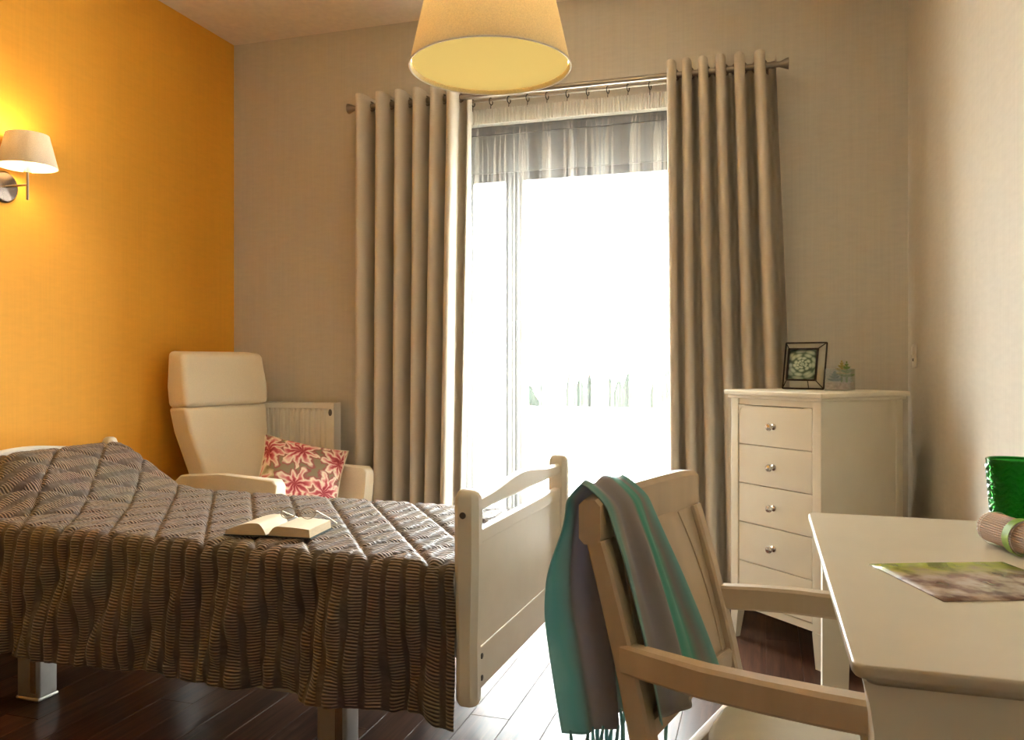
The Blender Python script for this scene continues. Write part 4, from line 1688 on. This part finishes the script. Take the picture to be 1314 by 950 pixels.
# green glass tumbler ----------------------------------------------------------
vp = Vector((0.560, 2.175, TH))
va = thing('glass_vase', 'embossed green glass vase standing on the desk behind the bamboo roll', 'vase', vp)
bm = bmesh.new()
nseg, nrow = 64, 40
H_ = 0.172
rings = []
for j in range(nrow + 1):
    zq = H_ * j / nrow
    ring = []
    for k in range(nseg):
        a = 2 * PI * k / nseg
        ph = (a * 8 / (2 * PI)) % 1.0
        zig = abs(ph - 0.5) * 2
        em = 0.0030 * math.sin((zq / 0.016 + zig * 0.9) * 2 * PI) if 0.01 < zq < H_ - 0.012 else 0
        rq = 0.045 + 0.013 * (zq / H_) + em
        ring.append(bm.verts.new((rq * math.cos(a), rq * math.sin(a), zq)))
    rings.append(ring)
inner_r = []
for zq in (H_, H_ * 0.5, 0.014):
    rq = 0.045 + 0.013 * (zq / H_) - 0.005
    inner_r.append([bm.verts.new((rq * math.cos(2 * PI * k / nseg), rq * math.sin(2 * PI * k / nseg), zq)) for k in range(nseg)])
allr = rings + inner_r
for A, B in zip(allr, allr[1:]):
    for k in range(nseg):
        bm.faces.new((A[k], A[(k + 1) % nseg], B[(k + 1) % nseg], B[k]))
bm.faces.new(list(reversed(rings[0])))
bm.faces.new(inner_r[-1])
finish('vase_body', bm, 'green_glass', va, True)
bm = bmesh.new()
pts = [(0.0555 * math.cos(2 * PI * k / 48), 0.0555 * math.sin(2 * PI * k / 48), H_) for k in range(48)]
tube(bm, pts, 0.0032, 8, closed=True)
finish('vase_rim', bm, 'green_glass', va, True)

# ------------------------------------------------------------------ desk chair
CRZ = R(-16.5)
dch = thing('desk_chair', 'light brown wooden armchair with panelled back drawn up to the desk', 'chair', (0.108, 1.604, 0), CRZ)
# local: +x faces the desk, back at -x
hwid = 0.230


def back_x(z):
    """x of the raked back at height z"""
    return -0.247 - 0.135 * max(0, (z - 0.42)) / 0.5 * (0.75 + 0.25 * (z - 0.42) / 0.5)


BTOP = 0.904
for s in (-1, 1):
    bm = bmesh.new()
    zs_ = [0.0, 0.2, 0.42, 0.52, 0.62, 0.72, 0.80, BTOP - 0.084]
    pts = [(back_x(zq) - (0.05 * (0.42 - zq) / 0.42 if zq < 0.42 else 0), s * hwid, zq) for zq in zs_]
    sweep(bm, pts, [0.034, 0.04, 0.045, 0.044, 0.042, 0.040, 0.038, 0.036], [0.034, 0.036, 0.036, 0.036, 0.036, 0.036, 0.036, 0.036], side=(0, 1, 0), bev=0.14)
    finish('back_stile', bm, 'chair_wood', dch, True)
bm = bmesh.new()
pts = []
zc_ = BTOP - 0.047
for q in range(13):
    yq = -hwid - 0.019 + q * (2 * hwid + 0.038) / 12
    pts.append((back_x(zc_) - 0.014 * (1 - (yq / hwid) ** 2), yq, zc_))
sweep(bm, pts, 0.042, [0.082, 0.092] + [0.094] * 9 + [0.092, 0.082], side=(0, 0, 1), bev=0.25)
finish('crest_rail', bm, 'chair_wood', dch, True)
# panel
n1, n2 = 14, 12
gp = np.zeros((n1, n2, 3))
for i in range(n1):
    for j in range(n2):
        zq = 0.50 + (BTOP - 0.075 - 0.50) * i / (n1 - 1)
        hw_ = hwid - 0.020 - 0.0 * zq
        yq = -hw_ + 2 * hw_ * j / (n2 - 1)
        gp[i, j] = (back_x(zq) - 0.012 * (1 - (yq / hwid) ** 2) + 0.002, yq, zq)
link('back_panel', grid_mesh('back_panel', gp), 'chair_wood', dch, True, solid=0.012)
bm = bmesh.new()
sweep(bm, [(back_x(0.49), -hwid + 0.01, 0.49), (back_x(0.49) - 0.010, 0, 0.49), (back_x(0.49), hwid - 0.01, 0.49)], 0.03, 0.045, bev=0.2)
finish('lower_rail', bm, 'chair_wood', dch, True)
# narrow curved mullions on the panel
for s in (-1, 1):
    bm = bmesh.new()
    pts = []
    for q in range(10):
        zq = 0.51 + (BTOP - 0.085 - 0.51) * q / 9
        tq = q / 9
        yq = s * (hwid - 0.040 - 0.045 * tq ** 2.5)
        pts.append((back_x(zq) - 0.012 * (1 - (yq / hwid) ** 2) + 0.009, yq, zq))
    sweep(bm, pts, 0.006, 0.004, side=(1, 0, 0), bev=0.2)
    finish('panel_bead', bm, 'chair_wood', dch, True)
# arms
for s in (-1, 1):
    bm = bmesh.new()
    za_ = 0.644
    pts = []
    ctrl = [(back_x(za_) + 0.005, s * (hwid + 0.004)), (-0.205, s * (hwid + 0.028)), (-0.13, s * (hwid + 0.044)), (-0.03, s * (hwid + 0.049)), (0.06, s * (hwid + 0.047)), (0.155, s * (hwid + 0.040))]
    zz_a = [za_ + 0.0, za_ + 0.004, za_ + 0.006, za_ + 0.008, za_ + 0.009, za_ + 0.010]
    pts = [(a, b, c - 0.026) for (a, b), c in zip(ctrl, zz_a)]
    sweep(bm, pts, [0.032, 0.036, 0.038, 0.040, 0.042, 0.042], 0.053, bev=0.16)
    finish('arm', bm, 'chair_wood', dch, True)
    bm = bmesh.new()
    sweep(bm, [(0.125, s * (hwid + 0.034), 0.61), (0.16, s * (hwid + 0.02), 0.42), (0.18, s * (hwid + 0.005), 0.0)], [0.034, 0.04, 0.03], [0.034, 0.038, 0.03], side=(0, 1, 0), bev=0.15)
    finish('front_leg', bm, 'chair_wood', dch, True)
# seat
bm = bmesh.new()
pts = []
for (xq, yq) in ((-0.215, 0.205), (-0.215, -0.205), (0.05, -0.238), (0.18, -0.238), (0.235, -0.15), (0.245, 0.0), (0.235, 0.15), (0.18, 0.238), (0.05, 0.238)):
    pts.append((xq, yq))
rg = []
for sc_, zq in ((0.94, 0.425), (1.0, 0.432), (1.0, 0.448), (0.97, 0.464), (0.88, 0.473), (0.6, 0.478)):
    rg.append([bm.verts.new((a * sc_, b * sc_, zq)) for a, b in pts])
bm.faces.new(rg[-1])
bm.faces.new(list(reversed(rg[0])))
for A, B in zip(rg, rg[1:]):
    for k in range(len(A)):
        bm.faces.new((A[k], A[(k + 1) % len(A)], B[(k + 1) % len(A)], B[k]))
finish('seat', bm, 'chair_seat_cream', dch, True, subsurf=2, angle=0)
for s in (-1, 1):
    bx('seat_rail', (-0.21, s * 0.215 - 0.011, 0.37), (0.18, s * 0.215 + 0.011, 0.425), 'chair_wood', dch, 0.003)
bx('seat_rail', (0.172, -0.22, 0.37), (0.196, 0.22, 0.425), 'chair_wood', dch, 0.003)
bx('seat_rail', (-0.235, -0.21, 0.37), (-0.213, 0.21, 0.425), 'chair_wood', dch, 0.003)

# ------------------------------------------------------------------ scarf over the chair's near corner
scf = thing('scarf', 'teal and grey striped scarf with fringe draped over the chair back', 'scarf', dch.location, CRZ)
nA, nB = 110, 90
tA = np.linspace(0, 1, nA)        # along the scarf: inner hem -> over the crest -> rear hem
uB = np.linspace(0, 1, nB)        # across: near -> far
TT, UU = np.meshgrid(tA, uB, indexing='ij')
top_t = 0.42
zin, zout = 0.516, 0.480
ztop_s = BTOP + 0.016
inn = np.clip(1 - TT / top_t, 0, 1)              # 1 at inner hem, 0 at crest
outn = np.clip((TT - top_t) / (1 - top_t), 0, 1)  # 0 at crest, 1 at rear hem
Z = np.where(TT < top_t, ztop_s - (ztop_s - zin) * inn, ztop_s - (ztop_s - zout) * outn)
crest = np.exp(-((TT - top_t) / 0.05) ** 2)
bxz = np.vectorize(back_x)(np.clip(Z, 0.42, 0.95))
off_in = 0.036 + (0.009 * np.sin(UU * 13 + 1.5 * inn + 1.2 * np.sin(4 * UU)) + 0.004 * np.sin(UU * 27 + 2)) * sstep(0, 0.35, inn)
off_out = -0.030 - 0.055 * sstep(0.0, 0.6, outn) - (0.026 * np.sin(UU * 12 + 2 * outn) + 0.015 * np.sin(UU * 27 + 1 + 2 * outn)) * sstep(0.02, 0.4, outn) + 0.06 * UU * sstep(0.1, 0.7, outn)
blend = sstep(top_t - 0.05, top_t + 0.05, TT)
Xq = bxz + off_in * (1 - blend) + off_out * blend
# vertical reclined part follows the rake less on the loose rear side
Xq = Xq + blend * (outn ** 1.0) * (-0.02)
ynear_in = -hwid + 0.002 - 0.014 * inn
yfar_in = -hwid + 0.160 + 0.145 * inn ** 0.8
ynear_out = -hwid - 0.020 - 0.045 * outn
yfar_out = -hwid + 0.165 + 0.03 * outn
yn = ynear_in * (1 - blend) + ynear_out * blend
yf = yfar_in * (1 - blend) + yfar_out * blend
Yq = yn + (yf - yn) * UU
Zq = Z + (0.006 + 0.005 * np.sin(UU * 13 + 1.2 * np.sin(4 * UU))) * crest - 0.035 * UU * (1 - UU) * 4 * (inn ** 8) * 0.5 + 0.012 * np.sin(UU * 9 + 1) * (inn > 0.9) * 0
Zq = Zq - 0.05 * UU * (inn ** 6) * 0 + 0.05 * (1 - UU) * inn ** 4 * 0
P = np.stack([Xq, Yq, Zq], -1)
UV = np.stack([UU, TT], -1)
link('scarf_body', grid_mesh('scarf_body', P, UV), 'scarf_cloth', scf, True, angle=0, solid=0.002)
# fringe tassels on the rear hem
for k in range(16):
    j = int((k + 0.5) / 16 * nB)
    p = P[-1, j]
    bm = bmesh.new()
    q = random.uniform(-0.008, 0.008)
    tube(bm, [(p[0], p[1], p[2] + 0.006), (p[0] + q * 0.4, p[1] + q, p[2] - 0.03), (p[0] + q, p[1] - q, p[2] - 0.075 - random.random() * 0.015)], [0.0022, 0.004, 0.0028], 6)
    finish('fringe_tassel', bm, 'fringe_teal', scf, True)
